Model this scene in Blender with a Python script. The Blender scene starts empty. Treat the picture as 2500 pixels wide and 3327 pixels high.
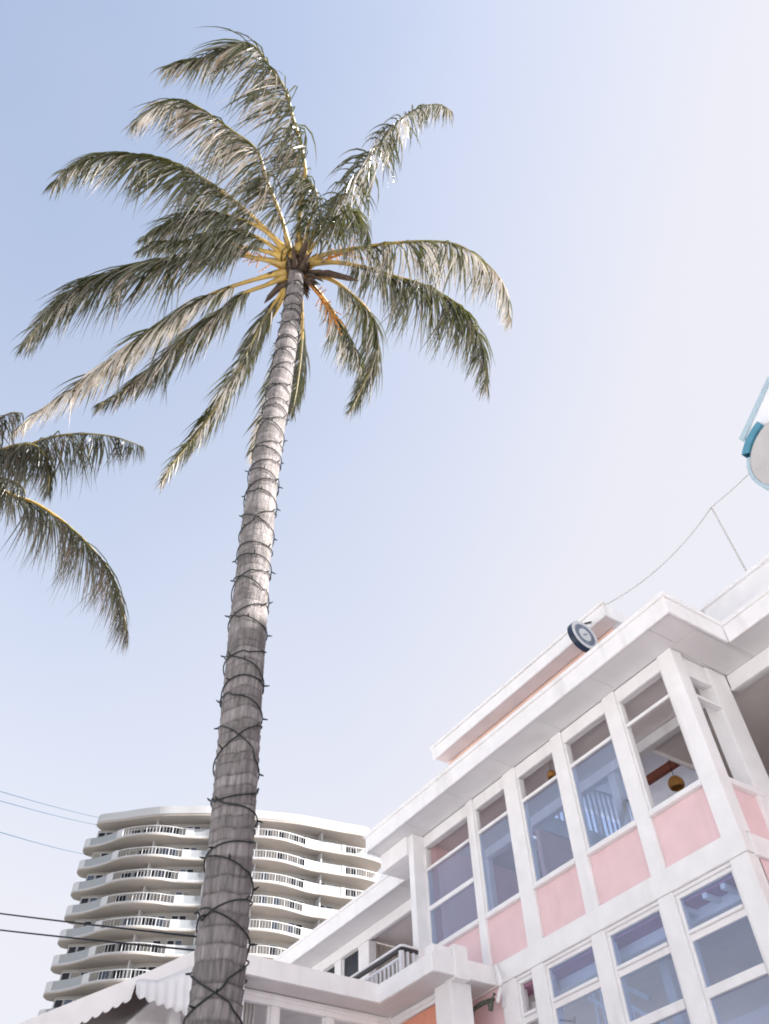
import bpy, bmesh, math, random
from mathutils import Vector, Matrix
R = math.radians
scene = bpy.context.scene
C = scene.collection

# ------------------------------------------------------------------ camera, sky, sun, exposure
cam_d = bpy.data.cameras.new('camera')
cam = bpy.data.objects.new('camera', cam_d)
C.objects.link(cam)
rx, ry, rz = (0.547219, 0.836642, -0.024126), (0.649259, -0.406115, 0.643065), (0.528217, -0.367561, -0.765432)
cam.matrix_world = Matrix(((rx[0], ry[0], rz[0], 0), (rx[1], ry[1], rz[1], 0), (rx[2], ry[2], rz[2], 1.6), (0, 0, 0, 1)))
cam_d.sensor_fit = 'HORIZONTAL'
cam_d.sensor_width = 36
cam_d.lens = 37.804
cam_d.clip_start = 0.1
cam_d.clip_end = 6000
scene.camera = cam

SUN_AZ, SUN_EL = 40.0, 36.0          # azimuth from +Y towards +X
world = bpy.data.worlds.new('World')
scene.world = world
world.use_nodes = True
wn = world.node_tree.nodes
wl = world.node_tree.links
wn.clear()
sky = wn.new('ShaderNodeTexSky')
sky.sky_type = 'NISHITA'
sky.sun_disc = False
sky.sun_elevation = R(SUN_EL)
sky.sun_rotation = R(SUN_AZ)
sky.air_density = 1.0
sky.dust_density = 1.0
sky.ozone_density = 1.0
hz = wn.new('ShaderNodeMix')          # sea haze: thin overhead, thick at the horizon and round the sun
hz.data_type = 'RGBA'
hz.inputs['B'].default_value = (2.35, 2.31, 2.43, 1)
sd = Vector((math.sin(R(SUN_AZ)) * math.cos(R(SUN_EL)), math.cos(R(SUN_AZ)) * math.cos(R(SUN_EL)), math.sin(R(SUN_EL))))
tcw = wn.new('ShaderNodeTexCoord')
sep = wn.new('ShaderNodeSeparateXYZ')
wl.new(tcw.outputs['Generated'], sep.inputs['Vector'])
def wmath(op, a, b=None, c=None, clamp=False):
    n = wn.new('ShaderNodeMath'); n.operation = op; n.use_clamp = clamp
    for i, v in enumerate((a, b, c)):
        if v is None: continue
        if isinstance(v, (int, float)): n.inputs[i].default_value = v
        else: wl.new(v, n.inputs[i])
    return n.outputs['Value']
hor = wmath('POWER', wmath('SUBTRACT', 1.0, wmath('MAXIMUM', sep.outputs['Z'], 0.0)), 0.8)
dt = wn.new('ShaderNodeVectorMath'); dt.operation = 'DOT_PRODUCT'
wl.new(tcw.outputs['Generated'], dt.inputs[0]); dt.inputs[1].default_value = sd
mie = wmath('POWER', wmath('MAXIMUM', dt.outputs['Value'], 0.0), 1.5)
wn1 = wn.new('ShaderNodeTexNoise')            # faint unevenness of the haze
wn1.inputs['Scale'].default_value = 3.0; wn1.inputs['Detail'].default_value = 6
wl.new(tcw.outputs['Generated'], wn1.inputs['Vector'])
veil = wmath('MULTIPLY_ADD', wn1.outputs['Fac'], 0.14, -0.05)
fac = wmath('MULTIPLY_ADD', hor, 1.32, wmath('MULTIPLY_ADD', mie, 0.95, veil))
wl.new(wmath('MINIMUM', fac, 0.93), hz.inputs['Factor'])
bg = wn.new('ShaderNodeBackground')
bg.inputs['Strength'].default_value = 0.095
wo = wn.new('ShaderNodeOutputWorld')
warm = wn.new('ShaderNodeMix')
warm.data_type = 'RGBA'; warm.blend_type = 'MULTIPLY'
warm.inputs['Factor'].default_value = 1.0
warm.inputs['B'].default_value = (0.99, 1.0, 0.98, 1)
wl.new(sky.outputs['Color'], warm.inputs['A'])
wl.new(warm.outputs['Result'], hz.inputs['A'])
wl.new(hz.outputs['Result'], bg.inputs['Color'])
wl.new(bg.outputs['Background'], wo.inputs['Surface'])

sun_d = bpy.data.lights.new('sun', 'SUN')
sun = bpy.data.objects.new('sun', sun_d)
C.objects.link(sun)
sun_d.energy = 5.0
sun_d.angle = R(0.6)
sun_d.color = (1.0, 0.94, 0.88)
sun.rotation_euler = sd.to_track_quat('Z', 'Y').to_euler()

scene.view_settings.view_transform = 'Standard'
scene.view_settings.look = 'None'
scene.view_settings.exposure = 1.97
scene.view_settings.gamma = 1.0
scene.view_settings.use_curve_mapping = False
scene.render.engine = 'CYCLES'
scene.cycles.max_bounces = 10
scene.cycles.diffuse_bounces = 5
scene.cycles.transparent_max_bounces = 16
scene.cycles.filter_width = 1.9

# ------------------------------------------------------------------ materials
MATS = {}
def mat(name, col, rough=0.6, var=0.06, scale=6.0, bump=0.0, bscale=60.0, metal=0.0, spec=0.4, stretch=None, dirt=None):
    """plain painted / mineral surface: base colour broken up by two noises, optional bump and grime"""
    if name in MATS:
        return MATS[name]
    m = bpy.data.materials.new(name)
    m.use_nodes = True
    nt = m.node_tree
    b = nt.nodes['Principled BSDF']
    b.inputs['Roughness'].default_value = rough
    b.inputs['Metallic'].default_value = metal
    b.inputs['Specular IOR Level'].default_value = spec
    tc = nt.nodes.new('ShaderNodeTexCoord')
    mp = nt.nodes.new('ShaderNodeMapping')
    if stretch:
        mp.inputs['Scale'].default_value = stretch
    nt.links.new(tc.outputs['Object'], mp.inputs['Vector'])
    n = nt.nodes.new('ShaderNodeTexNoise')
    n.inputs['Scale'].default_value = scale
    n.inputs['Detail'].default_value = 6
    nt.links.new(mp.outputs['Vector'], n.inputs['Vector'])
    r = nt.nodes.new('ShaderNodeValToRGB')
    lo = tuple(max(0, c * (1 - var * 2)) for c in col)
    hi = tuple(min(1, c * (1 + var)) for c in col)
    r.color_ramp.elements[0].position = 0.3
    r.color_ramp.elements[0].color = (*lo, 1)
    r.color_ramp.elements[1].position = 0.7
    r.color_ramp.elements[1].color = (*hi, 1)
    nt.links.new(n.outputs['Fac'], r.inputs['Fac'])
    out = r.outputs['Color']
    if dirt:
        n2 = nt.nodes.new('ShaderNodeTexNoise')
        n2.inputs['Scale'].default_value = dirt[1]
        n2.inputs['Detail'].default_value = 8
        mp2 = nt.nodes.new('ShaderNodeMapping')
        mp2.inputs['Scale'].default_value = (1, 1, 0.14)
        nt.links.new(tc.outputs['Object'], mp2.inputs['Vector'])
        nt.links.new(mp2.outputs['Vector'], n2.inputs['Vector'])
        r2 = nt.nodes.new('ShaderNodeValToRGB')
        r2.color_ramp.elements[0].position = 0.56
        r2.color_ramp.elements[0].color = (0, 0, 0, 1)
        r2.color_ramp.elements[1].position = 0.78
        r2.color_ramp.elements[1].color = (dirt[2], dirt[2], dirt[2], 1)
        nt.links.new(n2.outputs['Fac'], r2.inputs['Fac'])
        mx = nt.nodes.new('ShaderNodeMix')
        mx.data_type = 'RGBA'
        nt.links.new(r2.outputs['Color'], mx.inputs['Factor'])
        nt.links.new(out, mx.inputs['A'])
        mx.inputs['B'].default_value = (*dirt[0], 1)
        out = mx.outputs['Result']
    nt.links.new(out, b.inputs['Base Color'])
    if bump:
        nb = nt.nodes.new('ShaderNodeTexNoise')
        nb.inputs['Scale'].default_value = bscale
        nb.inputs['Detail'].default_value = 5
        nt.links.new(mp.outputs['Vector'], nb.inputs['Vector'])
        bp = nt.nodes.new('ShaderNodeBump')
        bp.inputs['Strength'].default_value = bump
        bp.inputs['Distance'].default_value = 0.02
        nt.links.new(nb.outputs['Fac'], bp.inputs['Height'])
        nt.links.new(bp.outputs['Normal'], b.inputs['Normal'])
    MATS[name] = m
    return m

def glass(name, tint, refl):
    m = bpy.data.materials.new(name)
    m.use_nodes = True
    nt = m.node_tree
    nt.nodes.clear()
    o = nt.nodes.new('ShaderNodeOutputMaterial')
    t = nt.nodes.new('ShaderNodeBsdfTransparent')
    t.inputs['Color'].default_value = (*tint, 1)
    g = nt.nodes.new('ShaderNodeBsdfGlossy')
    g.inputs['Roughness'].default_value = 0.015
    g.inputs['Color'].default_value = (0.84, 0.91, 1, 1)
    ge = nt.nodes.new('ShaderNodeNewGeometry')
    d = nt.nodes.new('ShaderNodeVectorMath'); d.operation = 'DOT_PRODUCT'
    nt.links.new(ge.outputs['Normal'], d.inputs[0]); nt.links.new(ge.outputs['Incoming'], d.inputs[1])
    def mth(op, x, y=None, z=None):
        n = nt.nodes.new('ShaderNodeMath'); n.operation = op
        for i, v in enumerate((x, y, z)):
            if v is None: continue
            if isinstance(v, (int, float)): n.inputs[i].default_value = v
            else: nt.links.new(v, n.inputs[i])
        return n.outputs['Value']
    f5 = mth('POWER', mth('SUBTRACT', 1.0, mth('ABSOLUTE', d.outputs['Value'])), 5.0)
    ff = mth('MULTIPLY_ADD', f5, 1.0 - refl, refl)
    mx = nt.nodes.new('ShaderNodeMixShader')
    nt.links.new(ff, mx.inputs['Fac'])
    nt.links.new(t.outputs['BSDF'], mx.inputs[1])
    nt.links.new(g.outputs['BSDF'], mx.inputs[2])
    nt.links.new(mx.outputs['Shader'], o.inputs['Surface'])
    MATS[name] = m
    return m

def leaf(name, c1, c2, trans, rough):
    m = bpy.data.materials.new(name)
    m.use_nodes = True
    nt = m.node_tree
    b = nt.nodes['Principled BSDF']
    b.inputs['Roughness'].default_value = rough
    b.inputs['Specular IOR Level'].default_value = 1.0
    tc = nt.nodes.new('ShaderNodeTexCoord')
    n = nt.nodes.new('ShaderNodeTexNoise')
    n.inputs['Scale'].default_value = 2.2
    n.inputs['Detail'].default_value = 7
    nt.links.new(tc.outputs['Object'], n.inputs['Vector'])
    oi = nt.nodes.new('ShaderNodeObjectInfo')
    ad = nt.nodes.new('ShaderNodeMath')
    ad.operation = 'MULTIPLY_ADD'
    nt.links.new(oi.outputs['Random'], ad.inputs[0])
    ad.inputs[1].default_value = 0.25
    nt.links.new(n.outputs['Fac'], ad.inputs[2])
    r = nt.nodes.new('ShaderNodeValToRGB')
    r.color_ramp.elements[0].position = 0.4
    r.color_ramp.elements[0].color = (*c1, 1)
    r.color_ramp.elements[1].position = 0.85
    r.color_ramp.elements[1].color = (*c2, 1)
    nt.links.new(ad.outputs['Value'], r.inputs['Fac'])
    nt.links.new(r.outputs['Color'], b.inputs['Base Color'])
    tr = nt.nodes.new('ShaderNodeBsdfTranslucent')
    tr.inputs['Color'].default_value = (*trans, 1)
    mx = nt.nodes.new('ShaderNodeMixShader')
    mx.inputs['Fac'].default_value = 0.20
    o = nt.nodes['Material Output']
    nt.links.new(b.outputs['BSDF'], mx.inputs[1])
    nt.links.new(tr.outputs['BSDF'], mx.inputs[2])
    nt.links.new(mx.outputs['Shader'], o.inputs['Surface'])
    MATS[name] = m
    return m

WHITE = mat('white_paint', (0.86, 0.85, 0.855), 0.5, 0.03, 3, 0.06, 90, dirt=((0.52, 0.49, 0.45), 3.4, 0.34))
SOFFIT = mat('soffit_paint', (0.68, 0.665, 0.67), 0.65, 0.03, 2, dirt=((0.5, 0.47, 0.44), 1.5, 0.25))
PINK = mat('pink_paint', (0.81, 0.59, 0.605), 0.6, 0.03, 3, 0.05, 120, dirt=((0.60, 0.42, 0.42), 3.0, 0.5))
PALEPINK = mat('pink_bounce_soffit', (0.66, 0.57, 0.56), 0.65, 0.04, 3)  # white soffit with the pink wall's bounced light put into its colour
PALECORAL = mat('pale_coral_paint', (0.78, 0.52, 0.42), 0.6, 0.04, 3)
CORAL = mat('coral_paint', (0.78, 0.33, 0.22), 0.6, 0.04, 3, 0.05, 120)
PURPLE = mat('mauve_paint', (0.46, 0.22, 0.36), 0.6, 0.04, 3)
TAUPE = mat('taupe_ceiling', (0.80, 0.74, 0.73), 0.7, 0.03, 2)
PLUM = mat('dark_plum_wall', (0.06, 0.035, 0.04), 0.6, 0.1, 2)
TIMBER = mat('red_timber', (0.28, 0.09, 0.05), 0.5, 0.15, 4, stretch=(1, 8, 1))
STEEL = mat('painted_steel', (0.72, 0.72, 0.75), 0.4, 0.03, 5)
DARKSTEEL = mat('dark_rail_timber', (0.05, 0.045, 0.045), 0.5, 0.1, 5)
CURTAIN = mat('curtain_cloth', (0.66, 0.62, 0.55), 0.9, 0.05, 5, 0.1, 200)
AWN = mat('awning_sheet', (0.78, 0.78, 0.80), 0.45, 0.02, 4, dirt=((0.5, 0.5, 0.48), 2.0, 0.25))
FLOORW = mat('timber_floor', (0.25, 0.17, 0.11), 0.5, 0.1, 3, stretch=(1, 12, 1))
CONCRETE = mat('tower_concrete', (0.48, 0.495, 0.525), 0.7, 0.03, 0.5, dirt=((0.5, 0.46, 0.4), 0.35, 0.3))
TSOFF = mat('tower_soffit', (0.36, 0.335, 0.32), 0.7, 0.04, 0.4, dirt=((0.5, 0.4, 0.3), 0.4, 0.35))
TWALL = mat('tower_wall', (0.38, 0.37, 0.36), 0.7, 0.04, 0.6)
TGREY = mat('tower_grey_panel', (0.31, 0.335, 0.365), 0.6, 0.03, 0.7)
TWHITE = mat('tower_rail', (0.53, 0.55, 0.58), 0.5, 0.02, 1)
BARK = mat('palm_bark', (0.240, 0.223, 0.224), 0.85, 0.22, 11, 1.0, 38, spec=0.2, stretch=(3.0, 3.0, 0.42), dirt=((0.12, 0.105, 0.10), 14, 0.75))
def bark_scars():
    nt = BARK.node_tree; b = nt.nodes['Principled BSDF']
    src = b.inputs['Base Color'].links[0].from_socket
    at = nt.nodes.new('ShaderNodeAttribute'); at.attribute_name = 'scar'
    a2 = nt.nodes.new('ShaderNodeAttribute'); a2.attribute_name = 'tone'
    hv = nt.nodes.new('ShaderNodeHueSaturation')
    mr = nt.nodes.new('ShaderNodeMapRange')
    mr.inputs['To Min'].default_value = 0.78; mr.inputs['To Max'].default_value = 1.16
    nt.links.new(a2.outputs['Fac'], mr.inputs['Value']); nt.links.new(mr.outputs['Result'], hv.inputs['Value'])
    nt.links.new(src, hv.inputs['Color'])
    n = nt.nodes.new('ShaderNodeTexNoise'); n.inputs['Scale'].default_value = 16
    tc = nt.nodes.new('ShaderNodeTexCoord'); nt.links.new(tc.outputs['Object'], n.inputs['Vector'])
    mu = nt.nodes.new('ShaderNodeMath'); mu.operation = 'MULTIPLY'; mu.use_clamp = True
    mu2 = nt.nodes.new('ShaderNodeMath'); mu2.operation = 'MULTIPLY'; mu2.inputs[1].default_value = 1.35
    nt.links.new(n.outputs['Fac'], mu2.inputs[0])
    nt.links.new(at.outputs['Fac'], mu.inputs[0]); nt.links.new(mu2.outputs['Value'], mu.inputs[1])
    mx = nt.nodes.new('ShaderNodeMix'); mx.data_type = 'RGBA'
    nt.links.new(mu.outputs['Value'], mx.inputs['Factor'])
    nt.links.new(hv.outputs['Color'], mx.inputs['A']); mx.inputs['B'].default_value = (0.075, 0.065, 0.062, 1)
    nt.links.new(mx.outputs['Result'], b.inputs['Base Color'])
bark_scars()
STRING = mat('light_string_cable', (0.012, 0.016, 0.016), 0.5, 0.1)
RIB = mat('palm_rib', (0.20, 0.17, 0.06), 0.5, 0.2, 7)
HUSK = mat('palm_husk', (0.075, 0.05, 0.035), 0.85, 0.3, 12, 0.6, 40)
STALK = mat('palm_stalk', (0.36, 0.235, 0.045), 0.4, 0.18, 7, 0.1, 40, spec=0.6)
FLOWER = mat('palm_flower', (0.55, 0.24, 0.05), 0.7, 0.25, 20)
SIGNF = mat('sign_face', (0.52, 0.50, 0.49), 0.5, 0.04, 3)
NAVY = mat('navy_enamel', (0.015, 0.03, 0.06), 0.3, 0.1)
ENAMEL = mat('dull_white_enamel', (0.62, 0.63, 0.66), 0.5, 0.06, 20)  # even white, toned down below the roof sign's white
SLATE = mat('slate_lettering', (0.13, 0.16, 0.22), 0.5, 0.1, 20)
RINGB = mat('ring_blue_enamel', (0.22, 0.26, 0.33), 0.5, 0.1, 20)
SIGNW = mat('sign_white', (0.80, 0.81, 0.84), 0.35, 0.02)
CYAN = mat('sign_blue', (0.09, 0.27, 0.37), 0.35, 0.05)
PALEBLUE = mat('sign_pale_blue', (0.42, 0.54, 0.60), 0.45, 0.05)
RATTAN = mat('rattan', (0.42, 0.20, 0.05), 0.6, 0.3, 40, 0.4, 120)
WIRE = mat('cable_sheath', (0.012, 0.014, 0.02), 0.7, 0.1, spec=0.1)
PALEWIRE = mat('pale_cable', (0.10, 0.14, 0.19), 0.7, 0.1, spec=0.1)
MAST = mat('mast_paint', (0.55, 0.54, 0.52), 0.6, 0.05, 4)
POLE = mat('weathered_timber', (0.22, 0.18, 0.14), 0.8, 0.2, 6, 0.4, 40, stretch=(4, 4, 0.4))
RUST = mat('corroded_metal', (0.10, 0.11, 0.08), 0.7, 0.35, 20, 0.4, 60)
GLASS = glass('window_glass', (0.84, 0.90, 1.0), 0.115)
TGLASS = mat('dark_window_glass', (0.02, 0.024, 0.035), 0.25, 0.1, 0.4, spec=0.3)
CLEAR = glass('clear_glass', (0.9, 0.9, 0.92), 0.025)
TBLUE = mat('blue_window_glass', (0.10, 0.13, 0.19), 0.2, 0.1, 0.4)
TCURT = mat('curtained_window', (0.34, 0.32, 0.30), 0.4, 0.1, 0.8)
LEAF = leaf('palm_leaf', (0.011, 0.014, 0.006), (0.052, 0.058, 0.018), (0.12, 0.125, 0.028), 0.22)
DRYGLINT = leaf('dry_glint_palm_leaf', (0.24, 0.17, 0.10), (0.88, 0.85, 0.80), (0.40, 0.35, 0.28), 0.33)  # withered leaflets, plus near-white ones standing in for sun highlights
LEAFB = leaf('shaded_palm_leaf', (0.010, 0.012, 0.006), (0.036, 0.038, 0.016), (0.06, 0.065, 0.018), 0.4)  # darker copy of palm_leaf, shade of the second palm put into the colour
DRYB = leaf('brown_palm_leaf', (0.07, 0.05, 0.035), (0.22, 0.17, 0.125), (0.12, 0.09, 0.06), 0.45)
ASPHALT = mat('asphalt', (0.05, 0.05, 0.052), 0.85, 0.15, 3, 0.5, 200)
PAVING = mat('pale_paving', (0.68, 0.67, 0.67), 0.8, 0.08, 2, 0.2, 80)
GROUND = mat('sandy_ground', (0.24, 0.235, 0.22), 0.9, 0.12, 0.3)
LAWN = mat('lawn', (0.07, 0.10, 0.035), 0.9, 0.3, 8, 0.8, 120)

# ------------------------------------------------------------------ mesh helpers
class MB:
    def __init__(s):
        s.v, s.f, s.mi = [], [], []
    def add(s, vs, fs, mi=0):
        n = len(s.v)
        s.v += [tuple(v) for v in vs]
        s.f += [tuple(i + n for i in f) for f in fs]
        s.mi += [mi] * len(fs)
        return s
    def box(s, x0, x1, y0, y1, z0, z1, mi=0):
        x0, x1 = sorted((x0, x1)); y0, y1 = sorted((y0, y1)); z0, z1 = sorted((z0, z1))
        return s.add([(x0, y0, z0), (x1, y0, z0), (x1, y1, z0), (x0, y1, z0), (x0, y0, z1), (x1, y0, z1), (x1, y1, z1), (x0, y1, z1)],
                     [(3, 2, 1, 0), (4, 5, 6, 7), (0, 1, 5, 4), (1, 2, 6, 5), (2, 3, 7, 6), (3, 0, 4, 7)], mi)
    def bar(s, a, b, w, h=None, up=(0, 0, 1), mi=0):
        a, b = Vector(a), Vector(b); h = h or w
        t = (b - a).normalized(); u = Vector(up)
        if abs(t.dot(u)) > 0.99: u = Vector((1, 0, 0))
        sd_ = t.cross(u).normalized() * w / 2; n = sd_.cross(t).normalized() * h / 2
        vs = [p + i * sd_ + j * n for p in (a, b) for i, j in ((-1, -1), (1, -1), (1, 1), (-1, 1))]
        return s.add(vs, [(3, 2, 1, 0), (4, 5, 6, 7), (0, 1, 5, 4), (1, 2, 6, 5), (2, 3, 7, 6), (3, 0, 4, 7)], mi)
    def tube(s, pts, rad, seg=6, mi=0, cap=True):
        pts = [Vector(p) for p in pts]
        n0 = len(pts)
        rs = rad if isinstance(rad, (list, tuple)) else [rad] * n0
        vs, fs = [], []
        ref = Vector((0.3, 0.2, 1)).normalized()
        for i, p in enumerate(pts):
            t = (pts[min(i + 1, n0 - 1)] - pts[max(i - 1, 0)])
            t = t.normalized() if t.length > 1e-9 else Vector((0, 0, 1))
            if abs(t.dot(ref)) > 0.97: ref2 = Vector((1, 0, 0))
            else: ref2 = ref
            a = t.cross(ref2).normalized(); b = t.cross(a)
            for k in range(seg):
                g = 2 * math.pi * k / seg
                vs.append(p + (a * math.cos(g) + b * math.sin(g)) * rs[i])
        for i in range(n0 - 1):
            for k in range(seg):
                k2 = (k + 1) % seg
                fs.append((i * seg + k, i * seg + k2, (i + 1) * seg + k2, (i + 1) * seg + k))
        if cap:
            fs.append(tuple(range(seg - 1, -1, -1)))
            fs.append(tuple((n0 - 1) * seg + k for k in range(seg)))
        return s.add(vs, fs, mi)
    def prism(s, poly, axis, a, b, mi=0):
        """poly: 2-D outline; axis 'x','y','z' = extrusion axis from a to b"""
        def P(u, v, w):
            return {'x': (w, u, v), 'y': (u, w, v), 'z': (u, v, w)}[axis]
        n = len(poly)
        vs = [P(u, v, a) for u, v in poly] + [P(u, v, b) for u, v in poly]
        fs = [tuple(range(n - 1, -1, -1)), tuple(range(n, 2 * n))]
        fs += [(i, (i + 1) % n, n + (i + 1) % n, n + i) for i in range(n)]
        return s.add(vs, fs, mi)
    def build(s, name, mats, parent=None, bevel=0.0, smooth=False, loc=None):
        me = bpy.data.meshes.new(name)
        off = Vector(loc) if loc else Vector((0, 0, 0))
        me.from_pydata([tuple(Vector(v) - off) for v in s.v], [], s.f)
        for m in (mats if isinstance(mats, (list, tuple)) else [mats]):
            me.materials.append(m)
        if any(s.mi):
            me.polygons.foreach_set('material_index', s.mi)
        bm = bmesh.new(); bm.from_mesh(me)
        if not any(s.mi) and len(s.f) < 60000 and name not in ('frond',):
            bmesh.ops.recalc_face_normals(bm, faces=bm.faces)
        bm.to_mesh(me); bm.free()
        if smooth:
            me.polygons.foreach_set('use_smooth', [True] * len(me.polygons))
        me.update()
        o = bpy.data.objects.new(name, me)
        C.objects.link(o)
        o.location = off
        if parent:
            o.parent = parent
            o.matrix_parent_inverse = Matrix.Identity(4)
            o.location = off - parent_world(parent)
        if bevel:
            md = o.modifiers.new('edge', 'BEVEL'); md.width = bevel; md.segments = 1; md.limit_method = 'ANGLE'
        return o
def parent_world(p):
    l = Vector((0, 0, 0))
    while p:
        l += p.location; p = p.parent
    return l
def tag(o, label, cat, group=None, kind=None):
    if label: o['label'] = label
    if cat: o['category'] = cat
    if group: o['group'] = group
    if kind: o['kind'] = kind
    return o
def thing(name, loc, label, cat, group=None):
    o = bpy.data.objects.new(name, None); C.objects.link(o); o.location = loc
    o.empty_display_size = 0.2
    return tag(o, label, cat, group)
def box(name, m, parent, x0, x1, y0, y1, z0, z1, bevel=0.006):
    return MB().box(x0, x1, y0, y1, z0, z1).build(name, m, parent, bevel)
def catmull(P, n):
    P = [Vector(p) for p in P]
    P = [2 * P[0] - P[1]] + P + [2 * P[-1] - P[-2]]
    dense = []
    for i in range(1, len(P) - 2):
        for k in range(16):
            t = k / 16.0
            a, b, c, d = P[i - 1], P[i], P[i + 1], P[i + 2]
            dense.append(0.5 * ((2 * b) + (c - a) * t + (2 * a - 5 * b + 4 * c - d) * t * t + (3 * b - a - 3 * c + d) * t ** 3))
    dense.append(P[-2])
    L = [0.0]
    for i in range(1, len(dense)): L.append(L[-1] + (dense[i] - dense[i - 1]).length)
    out, j = [], 0
    for k in range(n):
        s = L[-1] * k / (n - 1)
        while j < len(L) - 2 and L[j + 1] < s: j += 1
        f = (s - L[j]) / max(1e-9, L[j + 1] - L[j])
        out.append(dense[j].lerp(dense[j + 1], min(1, f)))
    return out, L[-1]

# ------------------------------------------------------------------ ground
g = MB().add([(-3000, -3000, 0), (3000, -3000, 0), (3000, 3000, 0), (-3000, 3000, 0)], [(0, 1, 2, 3)]).build('ground', GROUND)
tag(g, 'pale sandy ground stretching to the horizon', None, kind='structure')
g = MB().box(-60, 45, -44, -36, -0.2, 0.006).build('road', ASPHALT)
tag(g, 'dark asphalt road beyond the forecourt', None, kind='structure')
g = MB().box(-60, 45, -36, 9.0, -0.2, 0.12).build('forecourt', PAVING, bevel=0.02)
tag(g, 'wide pale paved forecourt in front of the hotel', None, kind='structure')
g = MB().box(-8.2, -3.9, 1.0, 4.0, 0.02, 0.135).build('lawn', LAWN)
tag(g, 'small lawn bed around the palm base', None, kind='structure')

# ------------------------------------------------------------------ pink hotel
H = thing('pink_hotel', (-9.0, 9.0, 0), 'white and pink two-tier hotel with wide flat eaves and tall windows', 'hotel')
S_ = 9.6         # soffit height
# roofs
box('roof_slab', WHITE, H, -13.15, -4.93, 8.42, 9.23, S_ + 0.02, 9.86)
box('roof_slab', WHITE, H, -13.15, -11.35, 9.23, 16.0, S_ + 0.02, 9.86)
box('roof_slab', WHITE, H, -7.40, -4.93, 9.23, 16.0, S_ + 0.02, 9.86)
box('roof_slab', WHITE, H, -4.93, 10.5, 9.71, 16.0, S_ + 0.02, 9.86)
box('roof_slab', WHITE, H, -27.0, -13.15, 9.74, 16.0, S_ + 0.02, 9.86)
# fascias
box('fascia', WHITE, H, -13.15, -4.89, 8.38, 8.42, 9.58, 9.88)
box('fascia', WHITE, H, -4.93, -4.89, 8.423, 9.667, 9.58, 9.88)
box('fascia', WHITE, H, -4.887, 10.5, 9.67, 9.71, 9.58, 9.88)
box('fascia', WHITE, H, -27.0, -13.153, 9.70, 9.74, 9.58, 9.90)
box('fascia', WHITE, H, -13.19, -13.153, 8.423, 9.697, 9.58, 9.88)
box('gutter', WHITE, H, -13.19, -4.86, 8.35, 8.50, 9.883, 9.955)
box('gutter', WHITE, H, -4.95, -4.86, 8.503, 9.637, 9.883, 9.955)
box('gutter', WHITE, H, -4.857, 10.5, 9.64, 9.78, 9.883, 9.955)
box('gutter', WHITE, H, -27.0, -13.193, 9.67, 9.80, 9.905, 9.965)
# soffit boards (each about 1.3 m)
def soffit_run(xa, xb, ya, yb, step=1.3):
    x = xa
    while x < xb - 1e-3:
        e = min(x + step, xb)
        box('soffit_board', SOFFIT, H, x + 0.003, e - 0.003, ya, yb, S_, S_ + 0.018, 0.002)
        x = e
soffit_run(-13.15, -4.935, 8.425, 9.02)
soffit_run(-5.47, -4.935, 9.025, 10.32, 0.5)
soffit_run(-4.93, 3.0, 9.715, 10.32)
soffit_run(-27.0, -13.16, 9.745, 10.32)
box('soffit_board', SOFFIT, H, -13.15, -12.3, 9.025, 10.32, S_, S_ + 0.018, 0.002)
# stub beam at the left end post
box('beam', WHITE, H, -13.12, -12.23, 8.72, 9.32, 9.23, 9.595)

# front grid, upper storey --------------------------------------------------
ZB0, ZB1, ZP, ZS, ZT0, ZT1, ZH = 6.38, 6.68, 7.42, 7.52, 8.885, 8.955, 9.36
posts = [(-5.75, -5.47, 9.0, 9.24), (-6.98, -6.72, 9.0, 9.2), (-8.27, -8.01, 9.0, 9.2), (-9.57, -9.24, 9.0, 9.2), (-10.66, -10.475, 9.0, 9.16)]
for x0, x1, y0, y1 in posts:
    box('post', WHITE, H, x0, x1, y0, y1, ZB1, S_ - 0.003)
box('post', WHITE, H, -12.24, -12.08, 8.78, 9.2, 6.66, S_ - 0.003)
bays = [(-6.72, -5.75), (-8.01, -6.98), (-9.24, -8.27), (-10.475, -9.57), (-12.08, -10.66)]
for i, (a, b) in enumerate(bays):
    box('header', WHITE, H, a + 0.002, b - 0.002, 9.03, 9.19, ZH + 0.03, S_ - 0.004)
    box('header_trim', WHITE, H, a + 0.002, b - 0.002, 9.015, 9.07, ZH, ZH + 0.027)
    box('dado_panel', PINK, H, a + 0.002, b - 0.002, 9.055, 9.12, ZB1, ZP)
    box('sill', WHITE, H, a + 0.002, b - 0.002, 8.975, 9.14, ZP + 0.003, ZP + 0.045)
    box('sill', WHITE, H, a + 0.002, b - 0.002, 9.01, 9.14, ZP + 0.048, ZS)
    w = MB()
    jb = 0.04
    w.box(a + 0.003, a + jb, 9.035, 9.11, ZS + 0.002, ZH - 0.002)
    win = w.build('window', WHITE, H, 0.004)
    MB().box(b - jb, b - 0.003, 9.035, 9.11, ZS + 0.002, ZH - 0.002).build('frame', WHITE, win, 0.004)
    t = MB().box(a + jb + .002, b - jb - .002, 9.02, 9.055, ZT0, ZT0 + 0.03).box(a + jb + .002, b - jb - .002, 9.045, 9.10, ZT0 + 0.032, ZT1)
    t.build('transom', WHITE, win, 0.003)
    if i == 4:
        MB().box(a + jb + .002, b - jb - .002, 9.03, 9.09, 8.16, 8.235).build('glazing_bar', WHITE, win, 0.003)
        MB().box(a + jb + .002, b - jb - .002, 9.066, 9.072, ZS, 8.158).build('pane', GLASS, win)
        MB().box(a + jb + .002, b - jb - .002, 9.066, 9.072, 8.237, ZT0).build('pane', GLASS, win)
    elif i > 0:
        MB().box(a + jb + .002, b - jb - .002, 9.066, 9.072, ZS, ZT0).build('pane', GLASS, win)
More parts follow.
